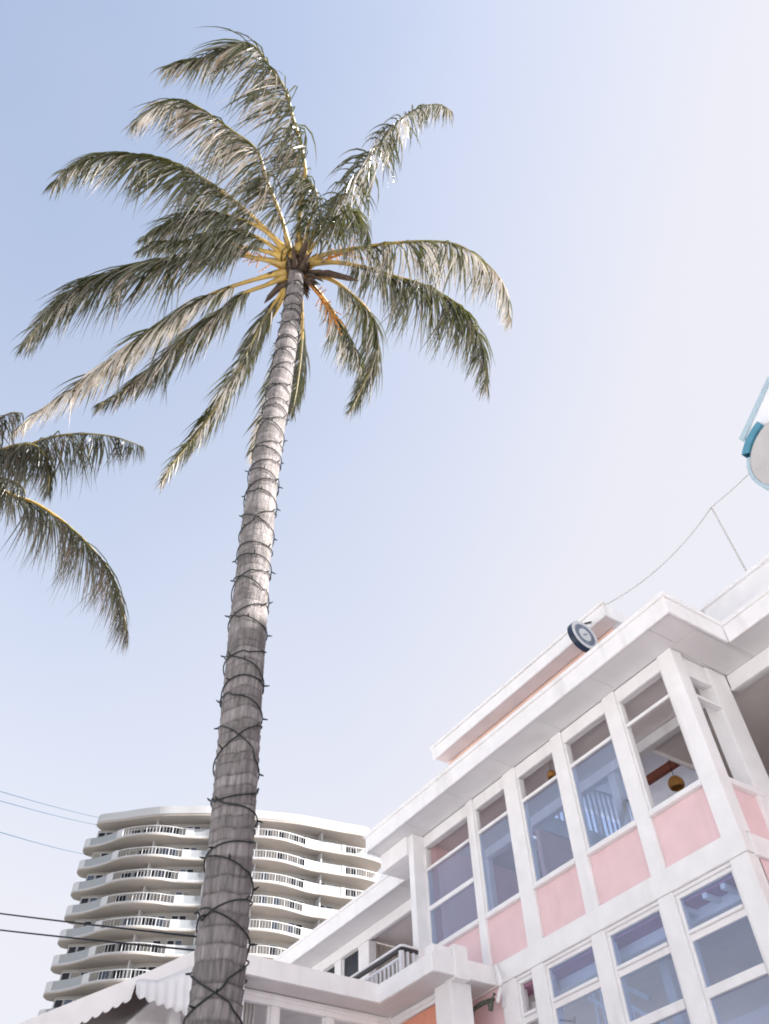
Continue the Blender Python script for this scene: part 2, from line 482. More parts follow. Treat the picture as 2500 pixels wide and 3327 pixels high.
# belt course
box('belt_course', WHITE, H, -12.06, -5.45, 8.985, 9.12, ZB0, ZB1 - 0.002)
box('belt_course', WHITE, H, -5.56, -5.43, 9.123, 10.3, ZB0 - 0.03, ZB1 - 0.04)
# corner return (side wall of the projecting block)
XS = -5.5
box('post', WHITE, H, -5.76, XS, 9.82, 10.28, ZB1, S_ - 0.003)
box('header', WHITE, H, -5.68, XS - 0.03, 9.243, 9.817, 9.25, S_ - 0.004)
box('header_trim', WHITE, H, -5.60, XS - 0.01, 9.243, 9.817, 9.21, 9.247)
box('dado_panel', PINK, H, -5.62, XS - 0.055, 9.243, 10.28, ZB1 - 0.04, ZP - 0.03)
box('sill', WHITE, H, -5.64, XS + 0.02, 9.243, 9.95, ZP - 0.027, ZP + 0.06)
box('transom', WHITE, H, -5.58, XS + 0.01, 9.243, 10.0, 8.80, 8.84)
box('transom', WHITE, H, -5.58, XS - 0.02, 9.243, 10.0, 8.843, 8.89)
# right wing front (set back)
YW = 10.3
box('header', WHITE, H, -5.498, 10, YW, YW + 0.2, ZH, S_ - 0.004)
box('header_trim', WHITE, H, -5.498, 10, YW - 0.02, YW + 0.06, ZH - 0.05, ZH - 0.003)
x = -3.9
while x < 9.5:
    box('post', WHITE, H, x, x + 0.26, YW - 0.02, YW + 0.2, ZB1, ZH - 0.053)
    x += 1.3
x = -5.42
while x < 9.0:
    box('dado_panel', PINK, H, x, x + 1.29, YW + 0.06, YW + 0.14, ZB1, ZP)
    x += 1.296
box('sill', WHITE, H, -5.42, 10, YW - 0.02, YW + 0.18, ZP + 0.003, ZS)
box('belt_course', WHITE, H, -5.42, 10, YW - 0.015, YW + 0.2, ZB0, ZB1 - 0.003)
box('front_wall', PINK, H, -5.42, 10, YW + 0.05, YW + 0.2, 0.12, ZB0 - 0.003)

# lower storey ---------------------------------------------------------------
Z1, Z0 = ZB0 - 0.003, 3.35
for x0, x1 in [(-5.75, -5.47), (-6.98, -6.72), (-8.27, -8.01), (-9.57, -9.3), (-10.3, -9.95)]:
    box('post', WHITE, H, x0, x1, 9.0, 9.22, Z0, Z1)
lbays = [(-6.72, -5.75), (-8.01, -6.98), (-9.3, -8.27), (-9.95, -9.57)]
for i, (a, b) in enumerate(lbays):
    box('header_trim', WHITE, H, a + 0.002, b - 0.002, 9.02, 9.10, 6.335, Z1 - 0.002)
    box('header_trim', WHITE, H, a + 0.002, b - 0.002, 9.045, 9.12, 6.28, 6.332)
    w = MB(); jb = 0.05
    w.box(a + 0.003, a + jb, 9.04, 9.12, 4.0, 6.277); w.box(b - jb, b - 0.003, 9.04, 9.12, 4.0, 6.277)
    win = w.build('window', WHITE, H, 0.004)
    dz = 0.0 if i == 0 else -0.10
    MB().box(a + jb + .002, b - jb - .002, 9.01, 9.06, 5.83, 5.87).box(a + jb + .002, b - jb - .002, 9.045, 9.11, 5.75, 5.827).build('transom', WHITE, win, 0.003)
    MB().box(a + jb + .002, b - jb - .002, 9.03, 9.10, 5.11, 5.22).build('glazing_bar', WHITE, win, 0.003)
    if i < 3:
        for z0, z1 in ((5.872, 6.277), (5.222, 5.748), (4.0, 5.108)):
            MB().box(a + jb + .002, b - jb - .002, 9.07, 9.076, z0, z1).build('pane', GLASS, win)
    box('sill', WHITE, H, a + 0.002, b - 0.002, 8.98, 9.14, 3.92, 3.998)
    box('dado_panel', PINK, H, a + 0.002, b - 0.002, 9.055, 9.12, Z0, 3.917)
box('belt_course', WHITE, H, -10.3, -5.45, 8.985, 9.12, 3.05, Z0 - 0.002)
box('front_wall', PINK, H, -13.0, -5.5, 9.02, 9.18, 0.12, 3.045)
box('front_wall', PINK, H, -12.3, -10.303, 9.03, 9.15, 3.05, ZB0 - 0.004)
box('side_wall', PINK, H, -5.6, -5.47, 9.19, 10.28, 0.12, ZB0 - 0.034)
# gathered white canvas blind in the narrow lower window by the porch
pts_t = [(-10.42, 6.40), (-10.28, 6.31), (-10.08, 6.15), (-9.75, 6.00), (-9.4, 5.95)]
pts_b = [(-9.4, 5.62), (-9.9, 5.72), (-10.2, 5.9), (-10.45, 6.08), (-10.62, 6.2)]
MB().prism(pts_t + pts_b, 'y', 9.28, 9.34).build('canvas_blind', AWN, H)

# interior, upper ---------------------------------------------------------------
box('verandah_ceiling', TAUPE, H, -12.1, -5.7, 9.2, 10.28, 9.52, 9.56, 0)
box('inner_beam', WHITE, H, -12.1, -5.78, 10.28, 10.42, 9.335, 9.515)
box('inner_post', WHITE, H, -8.31, -8.15, 10.30, 10.42, 6.72, 9.332)
box('inner_post', WHITE, H, -11.9, -11.7, 10.30, 10.42, 6.72, 9.332)
box('room_ceiling', TAUPE, H, -7.39, 3.0, 10.43, 15.8, 9.44, 9.48, 0)
box('ceiling_edge', WHITE, H, -7.43, -7.393, 10.43, 15.8, 9.36, 9.6)
box('timber_lining', TIMBER, H, -8.2, -7.434, 11.15, 11.25, 9.38, 9.52)
box('room_floor', FLOORW, H, -12.1, -5.66, 9.13, 10.3, 6.55, 6.7, 0)
box('room_floor', FLOORW, H, -12.1, 3.0, 10.303, 15.8, 6.55, 6.7, 0)
box('back_wall', PLUM, H, -16.2, -8.0, 15.0, 15.1, 6.7, 8.6, 0)
box('back_wall', PLUM, H, -8.4, -6.6, 15.0, 15.1, 8.603, 10.89, 0)
box('fill_clerestory_pane', GLASS, H, -11.2, -8.4, 15.02, 15.03, 8.603, 10.89, 0)  # unseen glazing added to let daylight onto the landing
for xq in (-11.15, -10.2, -9.32, -8.5):
    box('fill_clerestory_mullion', WHITE, H, xq, xq + 0.1, 14.98, 15.08, 8.603, 10.89)
box('back_wall', TAUPE, H, -8.0, -4.8, 15.5, 15.6, 6.7, 9.43, 0)
box('fill_rear_pane', GLASS, H, -4.8, 3.0, 15.54, 15.55, 6.703, 9.43, 0)  # unseen rear glazing added to brighten the room ceiling
for xq in (-4.78, -3.4, -2.1):
    box('fill_rear_mullion', WHITE, H, xq, xq + 0.1, 15.5, 15.6, 6.703, 9.43)
box('inner_wall', PLUM, H, -8.3, -8.2, 11.9, 15.0, 6.7, 9.3, 0)
# stair landing with white balustrade behind the bays
box('landing_wall', PINK, H, -10.42, -10.32, 10.43, 14.0, 6.7, 9.33)
box('landing_edge', WHITE, H, -10.45, -10.29, 10.43, 14.0, 9.333, 9.68)
rl = MB().bar((-10.36, 10.43, 10.62), (-10.36, 13.7, 10.78), 0.06, 0.05)
lr = rl.build('landing_balustrade', STEEL, H)
b_ = MB()
y = 10.5
while y < 13.7:
    MB().bar((-10.36, y, 9.68), (-10.36, y, 10.6 + 0.05 * (y - 10.43)), 0.03).build('baluster', STEEL, lr)
    y += 0.15
# raised lantern roof
box('lantern_wall', PALEPINK, H, -11.3, -6.5, 9.235, 9.33, 9.87, 10.895)
box('lantern_wall', PALECORAL, H, -11.3, -6.5, 9.225, 9.233, 10.80, 10.885, 0)
box('lantern_wall', PINK, H, -11.3, -11.2, 9.333, 15.3, 9.87, 10.05)
box('fill_clerestory_pane', GLASS, H, -11.26, -11.25, 9.4, 15.2, 10.053, 10.895, 0)  # side glazing added out of view to light the stair landing
for yq in (9.34, 11.2, 13.2, 15.2):
    box('fill_clerestory_mullion', WHITE, H, -11.3, -11.2, yq, yq + 0.1, 10.053, 10.893)
box('lantern_wall', PINK, H, -6.6, -6.5, 9.333, 15.3, 9.87, 10.05)
box('fill_clerestory_pane', GLASS, H, -6.55, -6.54, 9.4, 15.2, 10.053, 10.895, 0)  # likewise added out of view for interior light
for yq in (9.34, 11.2, 13.2, 15.2):
    box('fill_clerestory_mullion', WHITE, H, -6.6, -6.5, yq, yq + 0.1, 10.053, 10.893)
box('lantern_roof', WHITE, H, -11.36, -6.36, 8.93, 15.5, 10.925, 11.14)
box('lantern_soffit', PALEPINK, H, -11.36, -6.36, 8.93, 9.23, 10.90, 10.922)
box('fascia', WHITE, H, -11.40, -6.32, 8.89, 8.927, 10.89, 11.13)
box('fascia', WHITE, H, -6.357, -6.32, 8.93, 15.5, 10.89, 11.13)
box('gutter', WHITE, H, -11.43, -6.29, 8.86, 8.98, 11.143, 11.19)
# parapet on the right wing roof
box('parapet', WHITE, H, -5.55, 10.4, 10.62, 10.75, 9.863, 11.22)
box('coping', WHITE, H, -5.6, 10.45, 10.57, 10.80, 11.223, 11.29)

# stair block added out of view, sized to shade the trunk and round sign
box('shade_block', WHITE, H, -0.55, 5.4, 10.9, 16.0, 9.87, 14.75)
box('shade_block_roof', WHITE, H, -0.75, 5.7, 10.62, 16.4, 14.753, 15.02)
box('shade_block', WHITE, H, -2.0, 5.4, 16.5, 21.0, 0.12, 17.5)
box('shade_block', WHITE, H, -2.0, 5.4, 14.0, 16.497, 9.87, 17.5)
box('shade_block_roof', WHITE, H, -2.2, 5.7, 13.8, 21.2, 17.503, 17.8)
for zt in (11.9,):
    box('window', WHITE, H, 0.6, 4.4, 10.86, 10.897, zt, zt + 1.5)
    box('pane', TGLASS, H, 0.68, 4.32, 10.84, 10.857, zt + .08, zt + 1.42, 0)
# interior, lower ------------------------------------------------------------------
box('lower_ceiling', PURPLE, H, -10.3, -5.6, 9.13, 9.42, 6.25, 6.28, 0)
box('lower_beam', WHITE, H, -10.3, -5.6, 9.43, 9.85, 6.12, 6.28)
box('lower_ceiling', TAUPE, H, -12.2, -5.62, 9.86, 10.5, 6.25, 6.3, 0)
box('lower_ceiling', TAUPE, H, -12.2, 3.0, 10.503, 15.0, 6.25, 6.3, 0)
for xj in (-6.05, -6.35, -6.75, -6.95):
    box('joist', WHITE, H, xj - 0.035, xj + 0.035, 9.13, 9.425, 6.18, 6.247)
box('lower_back_wall', PURPLE, H, -12.2, 3.0, 13.0, 13.1, 3.35, 4.2, 0)
box('fill_lower_pane', GLASS, H, -12.2, -2.2, 13.04, 13.05, 4.203, 6.248, 0)  # unseen window added to brighten the lower rooms
for xq in (-12.1, -10.2, -8.3, -6.4, -4.5, -2.4):
    box('fill_lower_mullion', WHITE, H, xq, xq + 0.12, 13.0, 13.1, 4.203, 6.248)
box('lower_back_wall', PURPLE, H, -2.2, 3.0, 13.0, 13.1, 4.203, 6.25, 0)
box('lower_floor', FLOORW, H, -12.2, -5.62, 9.2, 10.5, 3.2, 3.35, 0)
box('lower_floor', FLOORW, H, -12.2, 3.0, 10.503, 15.0, 3.2, 3.35, 0)
box('inner_post', WHITE, H, -8.2, -8.04, 10.2, 10.36, 3.36, 6.245)
sr = MB().bar((-9.2, 9.72, 6.2), (-6.9, 9.72, 4.53), 0.05, 0.05).bar((-9.2, 9.72, 5.99), (-6.9, 9.72, 4.32), 0.05, 0.06)
st = sr.build('stair_balustrade', WHITE, H)
x = -9.1
while x < -6.95:
    z = 6.2 - (x + 9.2) * 0.726
    MB().bar((x, 9.72, z - 1.05), (x, 9.72, z - 0.02), 0.032).build('baluster', WHITE, st)
    x += 0.135
MB().bar((-9.3, 9.72, 5.05), (-7.1, 9.72, 3.45), 0.06, 0.22).build('stair_stringer', STEEL, H)
x = -9.2
while x < -7.0:
    box('stair_tread', PLUM, H, x, x + 0.27, 9.76, 10.7, 5.10 - (x + 9.2) * 0.726, 5.14 - (x + 9.2) * 0.726, 0)
    x += 0.25
MB().bar((-9.5, 9.95, 6.6), (-8.3, 9.95, 5.75), 0.05, 0.06).build('stair_rail', STEEL, H)

# left wing: balcony, porch roof -------------------------------------------------------
box('wing_header', WHITE, H, -27, -12.3, YW, YW + 0.15, 9.38, S_ - 0.005)
box('wing_header_trim', WHITE, H, -27, -12.3, YW - 0.03, YW + 0.05, 9.335, 9.377)
for a, b in ((-16.5, -16.06), (-17.55, -17.27), (-19.6, -19.3), (-21.6, -21.3)):
    box('post', WHITE, H, a, b, YW, YW + 0.2, 6.67, 9.332)
for a, b in ((-17.27, -16.5), (-19.3, -17.55), (-21.3, -19.6)):
    w = MB()
    w.box(a + .003, a + .05, YW + .05, YW + .12, 7.2, 9.33).box(b - .05, b - .003, YW + .05, YW + .12, 7.2, 9.33).box(a + .052, b - .052, YW + .04, YW + .13, 7.2, 7.3)
    wi = w.build('window', WHITE, H, 0.003)
    MB().box(a + .052, b - .052, YW + .08, YW + .086, 7.303, 9.33).build('pane', TGLASS, wi)
    box('dado_panel', WHITE, H, a + .003, b - .003, YW + .04, YW + .12, 6.67, 7.197)
box('balcony_ceiling', TAUPE, H, -16.3, -12.3, YW + 0.155, 14.0, 9.45, 9.5, 0)
box('balcony_side_wall', TAUPE, H, -16.5, -16.4, YW + 0.21, 14.0, 6.67, 9.44, 0)
cu = MB()
y = YW + 0.25
while y < 13.9:
    cu.box(-16.38, -16.34 + 0.03 * (int(y * 20) % 2), y, y + 0.05, 6.9, 9.43)
    y += 0.055
cu.build('balcony_curtain', CURTAIN, H)
box('balcony_back_wall', TAUPE, H, -16.3, -12.1, 13.9, 14.0, 6.67, 9.44, 0)
box('block_side_wall', PINK, H, -12.22, -12.1, 9.205, 13.9, 6.67, 9.5)
# porch roof slab and its fascia
box('porch_roof', WHITE, H, -11.79, -10.40, 7.82, 8.98, 6.41, 6.64)
box('porch_roof', WHITE, H, -20.0, -11.87, 4.7, 13.9, 6.41, 6.64)
box('porch_roof', WHITE, H, -11.867, -11.793, 7.83, 13.9, 6.41, 6.64)
box('porch_fascia', WHITE, H, -11.83, -10.37, 7.78, 7.817, 6.39, 6.66)
box('porch_fascia', WHITE, H, -10.397, -10.36, 7.82, 8.98, 6.39, 6.66)
# gable verge with scalloped lower edge, facing the court
top = [(7.817, 6.66), (4.75, 6.66), (4.61, 6.56), (3.956, 6.145), (3.263, 5.75), (2.4, 5.25), (1.2, 4.55)]
bot = [(1.2, 4.1), (2.4, 4.92)]
def scallop(p0, p1, n, depth=0.045):
    out = []
    for i in range(n):
        for k in range(6):
            t = (i + k / 6.0) / n
            out.append((p0[0] + (p1[0] - p0[0]) * t, p0[1] + (p1[1] - p0[1]) * t - depth * math.sin(math.pi * k / 6.0) + depth * 0.3))
    return out
verge = [(a, b) for a, b in top]
low = scallop((1.2, 4.1), (3.81, 5.80), 22) + [(3.815, 5.955), (4.1, 6.03), (4.62, 6.33), (5.0, 6.39), (7.817, 6.39)]
MB().prism(top[::-1] + low[::-1] if False else top + low, 'x', -11.87, -11.83).build('gable_verge', WHITE, H)
MB().add([(-11.88, 1.2, 4.5), (-11.88, 4.7, 6.6), (-20, 4.7, 6.6), (-20, 1.2, 4.5), (-11.88, 1.2, 4.4), (-11.88, 4.7, 6.5), (-20, 4.7, 6.5), (-20, 1.2, 4.4)],
         [(0, 1, 2, 3), (7, 6, 5, 4), (0, 4, 5, 1), (1, 5, 6, 2), (2, 6, 7, 3), (3, 7, 4, 0)]).build('gable_roof', WHITE, H)
MB().add([(-11.9, 1.3, 4.38), (-11.9, 4.68, 6.46), (-19, 4.68, 6.46), (-19, 1.3, 4.38), (-11.9, 1.3, 4.35), (-11.9, 4.68, 6.43), (-19, 4.68, 6.43), (-19, 1.3, 4.35)],
         [(0, 1, 2, 3), (7, 6, 5, 4), (0, 4, 5, 1), (1, 5, 6, 2), (2, 6, 7, 3), (3, 7, 4, 0)]).build('gable_shade_sheet', PLUM, H)  # dark sheet added so the gable underside looks shaded
box('awning_shade_sheet', PLUM, H, -12.29, -11.9, 4.76, 5.5, 6.30, 6.34, 0)  # dark sheet standing in for the shade under the awning
box('porch_inner_wall', PLUM, H, -13.2, -13.1, 1.3, 4.7, 3.3, 4.4, 0)
# corrugated awning with scalloped edge
aw_top = [(3.78, 5.98), (3.86, 6.02), (4.1, 6.05), (4.62, 6.34), (5.45, 6.36)]
NCOR = 96
aw = MB(); vs = []; fs = []
def lerp_pl(pl, u):
    for (a, b), (c, d) in zip(pl, pl[1:]):
        if a <= u <= c: return b + (d - b) * (u - a) / (c - a)
    return pl[-1][1]
for i in range(NCOR + 1):
    u = 3.80 + 1.6 * i / NCOR
    corr = 0.012 * math.cos(2 * math.pi * i / 8.0)
    zt = lerp_pl(aw_top, u)
    zb = 5.80 - (u - 3.8) * 0.14 - 0.04 * abs(math.sin(math.pi * i / 8.0))
    for j in range(5):
        t = j / 4.0
        vs.append((-11.80 + 0.10 * t + corr * (0.3 + 0.7 * t), u, zt + (zb - zt) * t))
for i in range(NCOR):
    for j in range(4):
        a = i * 5 + j
        fs.append((a, a + 1, a + 6, a + 5))
awo = aw.add(vs, fs).build('corrugated_awning', AWN, H, smooth=True)
sm = awo.modifiers.new('sheet', 'SOLIDIFY'); sm.thickness = 0.006
# walls below the porch roof
box('porch_soffit', SOFFIT, H, -12.28, -11.875, 4.75, 8.3, 6.385, 6.405, 0.002)
box('porch_header', WHITE, H, -12.42, -12.3, 4.4, 8.3, 6.22, 6.383)
box('porch_header_trim', WHITE, H, -12.3, -12.27, 4.4, 8.27, 6.29, 6.335)
for a, b in ((4.55, 4.7), (6.13, 6.26), (7.09, 7.22)):
    box('post', WHITE, H, -12.42, -12.30, a, b, 3.3, 6.217)
for a, b in ((4.7, 6.13), (6.26, 7.09), (7.22, 8.27)):
    w = MB().box(-12.40, -12.34, a + .002, a + .04, 4.2, 6.215).box(-12.40, -12.34, b - .04, b - .002, 4.2, 6.215)
    wi = w.build('window', WHITE, H, 0.003)
    MB().box(-12.372, -12.366, a + .042, b - .042, 4.2, 6.215).build('pane', CLEAR, wi)
box('porch_inner_wall', PLUM, H, -14.6, -14.5, 4.75, 8.3, 3.3, 6.3, 0)
box('porch_wall', PINK, H, -12.42, -12.3, 2.0, 8.3, 0.12, 3.297)
cu = MB()
for i in range(12):
    cu.box(-12.47, -12.45 + 0.035 * (i % 2), 5.55 + i * 0.03, 5.578 + i * 0.03, 4.2, 6.3)
cu.build('porch_curtain', CURTAIN, H)
box('porch_wall', CORAL, H, -12.3, -10.96, 8.35, 8.45, 3.3, 6.25)
box('porch_header', WHITE, H, -12.27, -10.96, 8.31, 8.34, 6.253, 6.384)
box('porch_header_trim', WHITE, H, -12.26, -10.96, 8.28, 8.307, 6.30, 6.34)
box('porch_soffit', SOFFIT, H, -12.27, -10.40, 7.82, 8.97, 6.386, 6.407, 0.002)
# porch column with its capital block
box('porch_column', WHITE, H, -10.93, -10.52, 8.2, 8.6, 0.12, 6.384)
box('column_block', WHITE, H, -10.62, -10.34, 8.19, 8.45, 6.36, 6.84)
box('column_block', WHITE, H, -10.62, -10.405, 7.83, 8.187, 6.663, 6.80)
# balcony railing
rail = MB().bar((-20, 8.44, 7.47), (-12.09, 8.44, 7.47), 0.09, 0.035).bar((-12.11, 8.44, 7.47), (-12.11, 8.78, 7.47), 0.09, 0.035)
ro = rail.build('balcony_railing', WHITE, H, 0.004)
MB().bar((-20, 8.445, 7.42), (-12.13, 8.445, 7.42), 0.05, 0.05).bar((-12.11, 8.46, 7.42), (-12.11, 8.78, 7.42), 0.05, 0.05).build('rail_underside', DARKSTEEL, ro)
MB().bar((-20, 8.44, 7.29), (-12.13, 8.44, 7.29), 0.04, 0.04).build('middle_rail', STEEL, ro)
MB().bar((-12.12, 8.44, 6.66), (-12.12, 8.44, 7.39), 0.07).build('rail_post', STEEL, ro)
x = -12.26
while x > -17:
    MB().bar((x, 8.44, 6.66), (x, 8.44, 7.27), 0.03).build('baluster', STEEL, ro)
    x -= 0.13
for y in (8.56, 8.68):
    MB().bar((-12.11, y, 6.66), (-12.11, y, 7.39), 0.04).build('baluster', STEEL, ro)

# ------------------------------------------------------------------ small things on the hotel
# round sign hung under the lantern eave, blade-on to the facade
sg = thing('round_sign', (-6.66, 8.56, 10.28), 'small round navy and white sign by the pink raised roof', 'sign')
def disc(x0, x1, cy, cz, r0, r1, seg=40):
    m = MB(); vs = []; fs = []
    for k in range(seg):
        a = 2 * math.pi * k / seg
        c, s = math.cos(a), math.sin(a)
        vs += [(x0, cy + r1 * c, cz + r1 * s), (x1, cy + r1 * c, cz + r1 * s), (x1, cy + r0 * c, cz + r0 * s), (x0, cy + r0 * c, cz + r0 * s)]
    for k in range(seg):
        a, b = 4 * k, 4 * ((k + 1) % seg)
        for j in range(4):
            j2 = (j + 1) % 4
            fs.append((a + j, b + j, b + j2, a + j2))
    return m.add(vs, fs)
cy, cz = 8.57, 10.50
disc(-6.72, -6.61, cy, cz, 0.001, 0.285).build('rim', NAVY, sg)
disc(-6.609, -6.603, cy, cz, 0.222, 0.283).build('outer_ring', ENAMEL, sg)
disc(-6.609, -6.606, cy, cz, 0.127, 0.219).build('text_band', RINGB, sg)
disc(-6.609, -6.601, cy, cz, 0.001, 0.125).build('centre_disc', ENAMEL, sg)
lt = MB()
for k in range(22):
    a = 2 * math.pi * (k + 0.5) / 22
    c, s = math.cos(a), math.sin(a)
    if k % 11 == 5: continue
    p, q = (-6.605, cy + 0.148 * c, cz + 0.148 * s), (-6.605, cy + 0.202 * c, cz + 0.202 * s)
    lt.bar(p, q, 0.008, 0.016 + 0.008 * (k % 3 == 0), up=(0, -s, c))
lt.build('lettering', SLATE, sg)
MB().bar((-6.599, cy - 0.05, cz - 0.03), (-6.599, cy + 0.05, cz + 0.03), 0.006, 0.03, up=(0, 0, 1)).build('emblem', RINGB, sg)
MB().bar((-6.66, 8.6, 10.78), (-6.66, 8.9, 10.98), 0.03).bar((-6.66, 8.84, 10.45), (-6.66, 9.23, 10.45), 0.03).build('bracket', DARKSTEEL, sg)

# big sign at the right edge of the roof
bs = thing('roof_sign', (-2.9, 10.6, 9.86), 'large white round sign with blue edging standing on the roof', 'sign')
def disc_y(y0, y1, cx, cz, r0, r1, seg=48, a0=0, a1=360):
    m = MB(); vs = []; fs = []
    n = seg + 1
    for k in range(n):
        a = R(a0 + (a1 - a0) * k / seg)
        c, s = math.cos(a), math.sin(a)
        vs += [(cx + r1 * c, y0, cz + r1 * s), (cx + r1 * c, y1, cz + r1 * s), (cx + r0 * c, y1, cz + r0 * s), (cx + r0 * c, y0, cz + r0 * s)]
    for k in range(seg):
        a, b = 4 * k, 4 * (k + 1)
        for j in range(4):
            fs.append((a + j, b + j, b + (j + 1) % 4, a + (j + 1) % 4))
    return m.add(vs, fs)
disc_y(10.45, 10.60, -2.74, 12.80, 0.001, 0.80).build('sign_disc', MATS['sign_face'], bs)
disc_y(10.44, 10.61, -2.74, 12.80, 0.805, 0.87, 40, 150, 230).build('blue_rim', PALEBLUE, bs)
disc_y(10.43, 10.61, -2.74, 12.86, 0.805, 0.95, 16, 105, 147).build('blue_rim', CYAN, bs)
MB().prism([(-3.33, 13.72), (-2.38, 14.45), (-1.4, 14.6), (-1.4, 13.6), (-2.3, 13.55)], 'y', 10.5, 10.6).build('white_panel', SIGNW, bs)
MB().prism([(-3.36, 13.70), (-2.38, 14.46), (-2.40, 14.56), (-3.44, 13.80)], 'y', 10.47, 10.62).build('panel_edge', PALEBLUE, bs)
MB().bar((-2.6, 10.66, 9.86), (-2.6, 10.66, 14.2), 0.1).bar((-1.8, 10.66, 9.86), (-1.8, 10.66, 14.2), 0.1).build('support_post', STEEL, bs)
# mast and festoon wire
mp = thing('roof_mast', (-4.57, 10.68, 11.29), 'thin pale mast standing on the white roof parapet', 'mast')
MB().tube([(-4.57, 10.68, 11.29), (-4.57, 10.62, 13.05)], 0.016, 8).build('pole', MAST, mp)
MB().box(-4.63, -4.51, 10.62, 10.74, 11.29, 11.32).build('base_plate', STEEL, mp)
MB().bar((-4.64, 10.62, 13.02), (-4.50, 10.62, 13.06), 0.02).build('crosspiece', WHITE, mp)
def sagwire(a, b, sag, n=14):
    a, b = Vector(a), Vector(b)
    return [a.lerp(b, i / n) - Vector((0, 0, sag * 4 * (i / n) * (1 - i / n))) for i in range(n + 1)]
wpts = sagwire((-2.74, 10.42, 13.0), (-4.57, 10.61, 13.05), 0.06) + sagwire((-4.57, 10.61, 13.05), (-6.66, 8.9, 11.2), 0.30)[1:]
tag(MB().tube(wpts, 0.011, 5).build('stay_wire', MAST), 'thin wire running from the roof mast down to the round sign', 'wire')

# pendant lamps inside the open corner room
def lamp(x, y, z, r, ztop, label):
    t = thing('pendant_lamp', (x, y, ztop), label, 'lamp', 'rattan pendant lamps in the upper room')
    prof = [(0.18, 0.95), (0.55, 0.85), (0.88, 0.45), (1.0, 0.05), (0.93, -0.45), (0.78, -0.62)]
    m = MB(); vs = []; fs = []; seg = 20
    for pr, pz in prof:
        for k in range(seg):
            a = 2 * math.pi * k / seg
            vs.append((x + r * pr * math.cos(a), y + r * pr * math.sin(a), z + r * pz))
    for i in range(len(prof) - 1):
        for k in range(seg):
            fs.append((i * seg + k, i * seg + (k + 1) % seg, (i + 1) * seg + (k + 1) % seg, (i + 1) * seg + k))
    m.add(vs, fs)
    o = m.build('lamp_shade', RATTAN, t, smooth=True)
    sm = o.modifiers.new('wall', 'SOLIDIFY'); sm.thickness = 0.012
    MB().tube([(x, y, z + r * 0.9), (x, y, ztop)], 0.006, 6).build('cord', STRING, t)
lamp(-7.49, 11.0, 8.97, 0.135, 9.44, 'brown rattan pendant lamp in the open corner window')
lamp(-8.76, 9.42, 9.30, 0.09, 9.52, 'brown rattan pendant lamp behind the middle transom')
lamp(-6.15, 10.95, 8.27, 0.13, 9.44, 'brown rattan pendant lamp seen beside the second corner post')

# corroded bracket light on the wall beside the porch column
wl_ = thing('wall_floodlight', (-10.2, 8.98, 6.2), 'corroded floodlight on a curved white bracket beside the porch column', 'lamp')
MB().tube(catmull([(-10.29, 8.97, 6.66), (-10.22, 8.90, 6.56), (-10.13, 8.86, 6.42), (-10.12, 8.85, 6.29), (-10.2, 8.86, 6.18), (-10.27, 8.88, 6.12)], 24)[0], 0.028, 8).build('bracket', WHITE, wl_, smooth=True)
MB().tube([(-10.29, 8.86, 6.24), (-10.36, 8.82, 6.13), (-10.38, 8.82, 6.02)], [0.03, 0.05, 0.035], 8).build('lamp_body', RUST, wl_)
MB().tube([(-10.30, 8.84, 6.16), (-10.55, 8.78, 6.155), (-10.72, 8.76, 6.12)], [0.03, 0.035, 0.03], 8).tube([(-10.72, 8.76, 6.15), (-10.74, 8.76, 6.05)], 0.025, 8).build('lamp_arm', RUST, wl_)
MB().box(-10.28, -10.22, 8.97, 8.985, 6.05, 6.2).build('mounting_plate', STEEL, wl_)

# ------------------------------------------------------------------ apartment tower
T = thing('apartment_tower', (-96, 40, 0), 'pale curved apartment tower with stacked wavy balconies beyond the palm', 'apartment tower')
edge = [(-104.5,24.9),(-104.6,24.1),(-104.2,23.6),(-103.6,23.2),(-102.9,23.2),(-101.9,24.1),(-101.0,24.8),(-99.6,25.6),(-98.4,26.1),(-97.1,27.0),(-96.1,28.1),(-95.4,29.0),(-94.9,29.9),(-94.5,30.9),(-94.3,31.8),(-94.1,32.7),(-93.7,33.6),(-92.8,35.4),(-91.0,37.6),(-89.6,40.3),(-88.7,42.3),(-88.3,44.2),(-88.3,45.9),(-88.4,47.5),(-88.3,48.9),(-88.0,50.0),(-87.5,52.5),(-87.0,54.6),(-86.9,57.3),(-87.4,58.3),(-88.6,58.6)]
wall = [(-103.1,24.4),(-102.5,25.2),(-101.5,26.6),(-99.6,28.6),(-97.8,30.6),(-96.4,32.4),(-95.4,34.1),(-94.5,35.6),(-93.0,38.2),(-91.8,40.8),(-90.9,43.6),(-90.3,46.2),(-90.0,48.4),(-89.8,50.3),(-89.6,52.2),(-89.5,54.2),(-89.5,56.6)]
roofe = [(-103.2,25.2),(-102.5,24.2),(-102.0,23.7),(-101.5,23.8),(-100.8,24.4),(-99.1,26.2),(-97.4,27.8),(-95.6,29.8),(-94.1,32.1),(-92.3,35.1),(-91.2,37.8),(-90.3,40.4),(-89.6,42.4),(-88.8,44.6),(-88.2,46.8),(-87.7,49.5),(-87.2,52.2),(-86.6,54.9),(-86.9,56.0),(-88.8,56.8)]
E3, _ = catmull([(x, y, 0) for x, y in edge], 90)
W3, _ = catmull([(x, y, 0) for x, y in wall], 70)
RF3, _ = catmull([(x, y, 0) for x, y in roofe], 70)
def plan_normals(P):
    out = []
    for i in range(len(P)):
        t = (P[min(i + 1, len(P) - 1)] - P[max(0, i - 1)])
        t.z = 0; t.normalize()
        out.append(Vector((t.y, -t.x, 0)))
    return out
EN, WN = plan_normals(E3), plan_normals(W3)
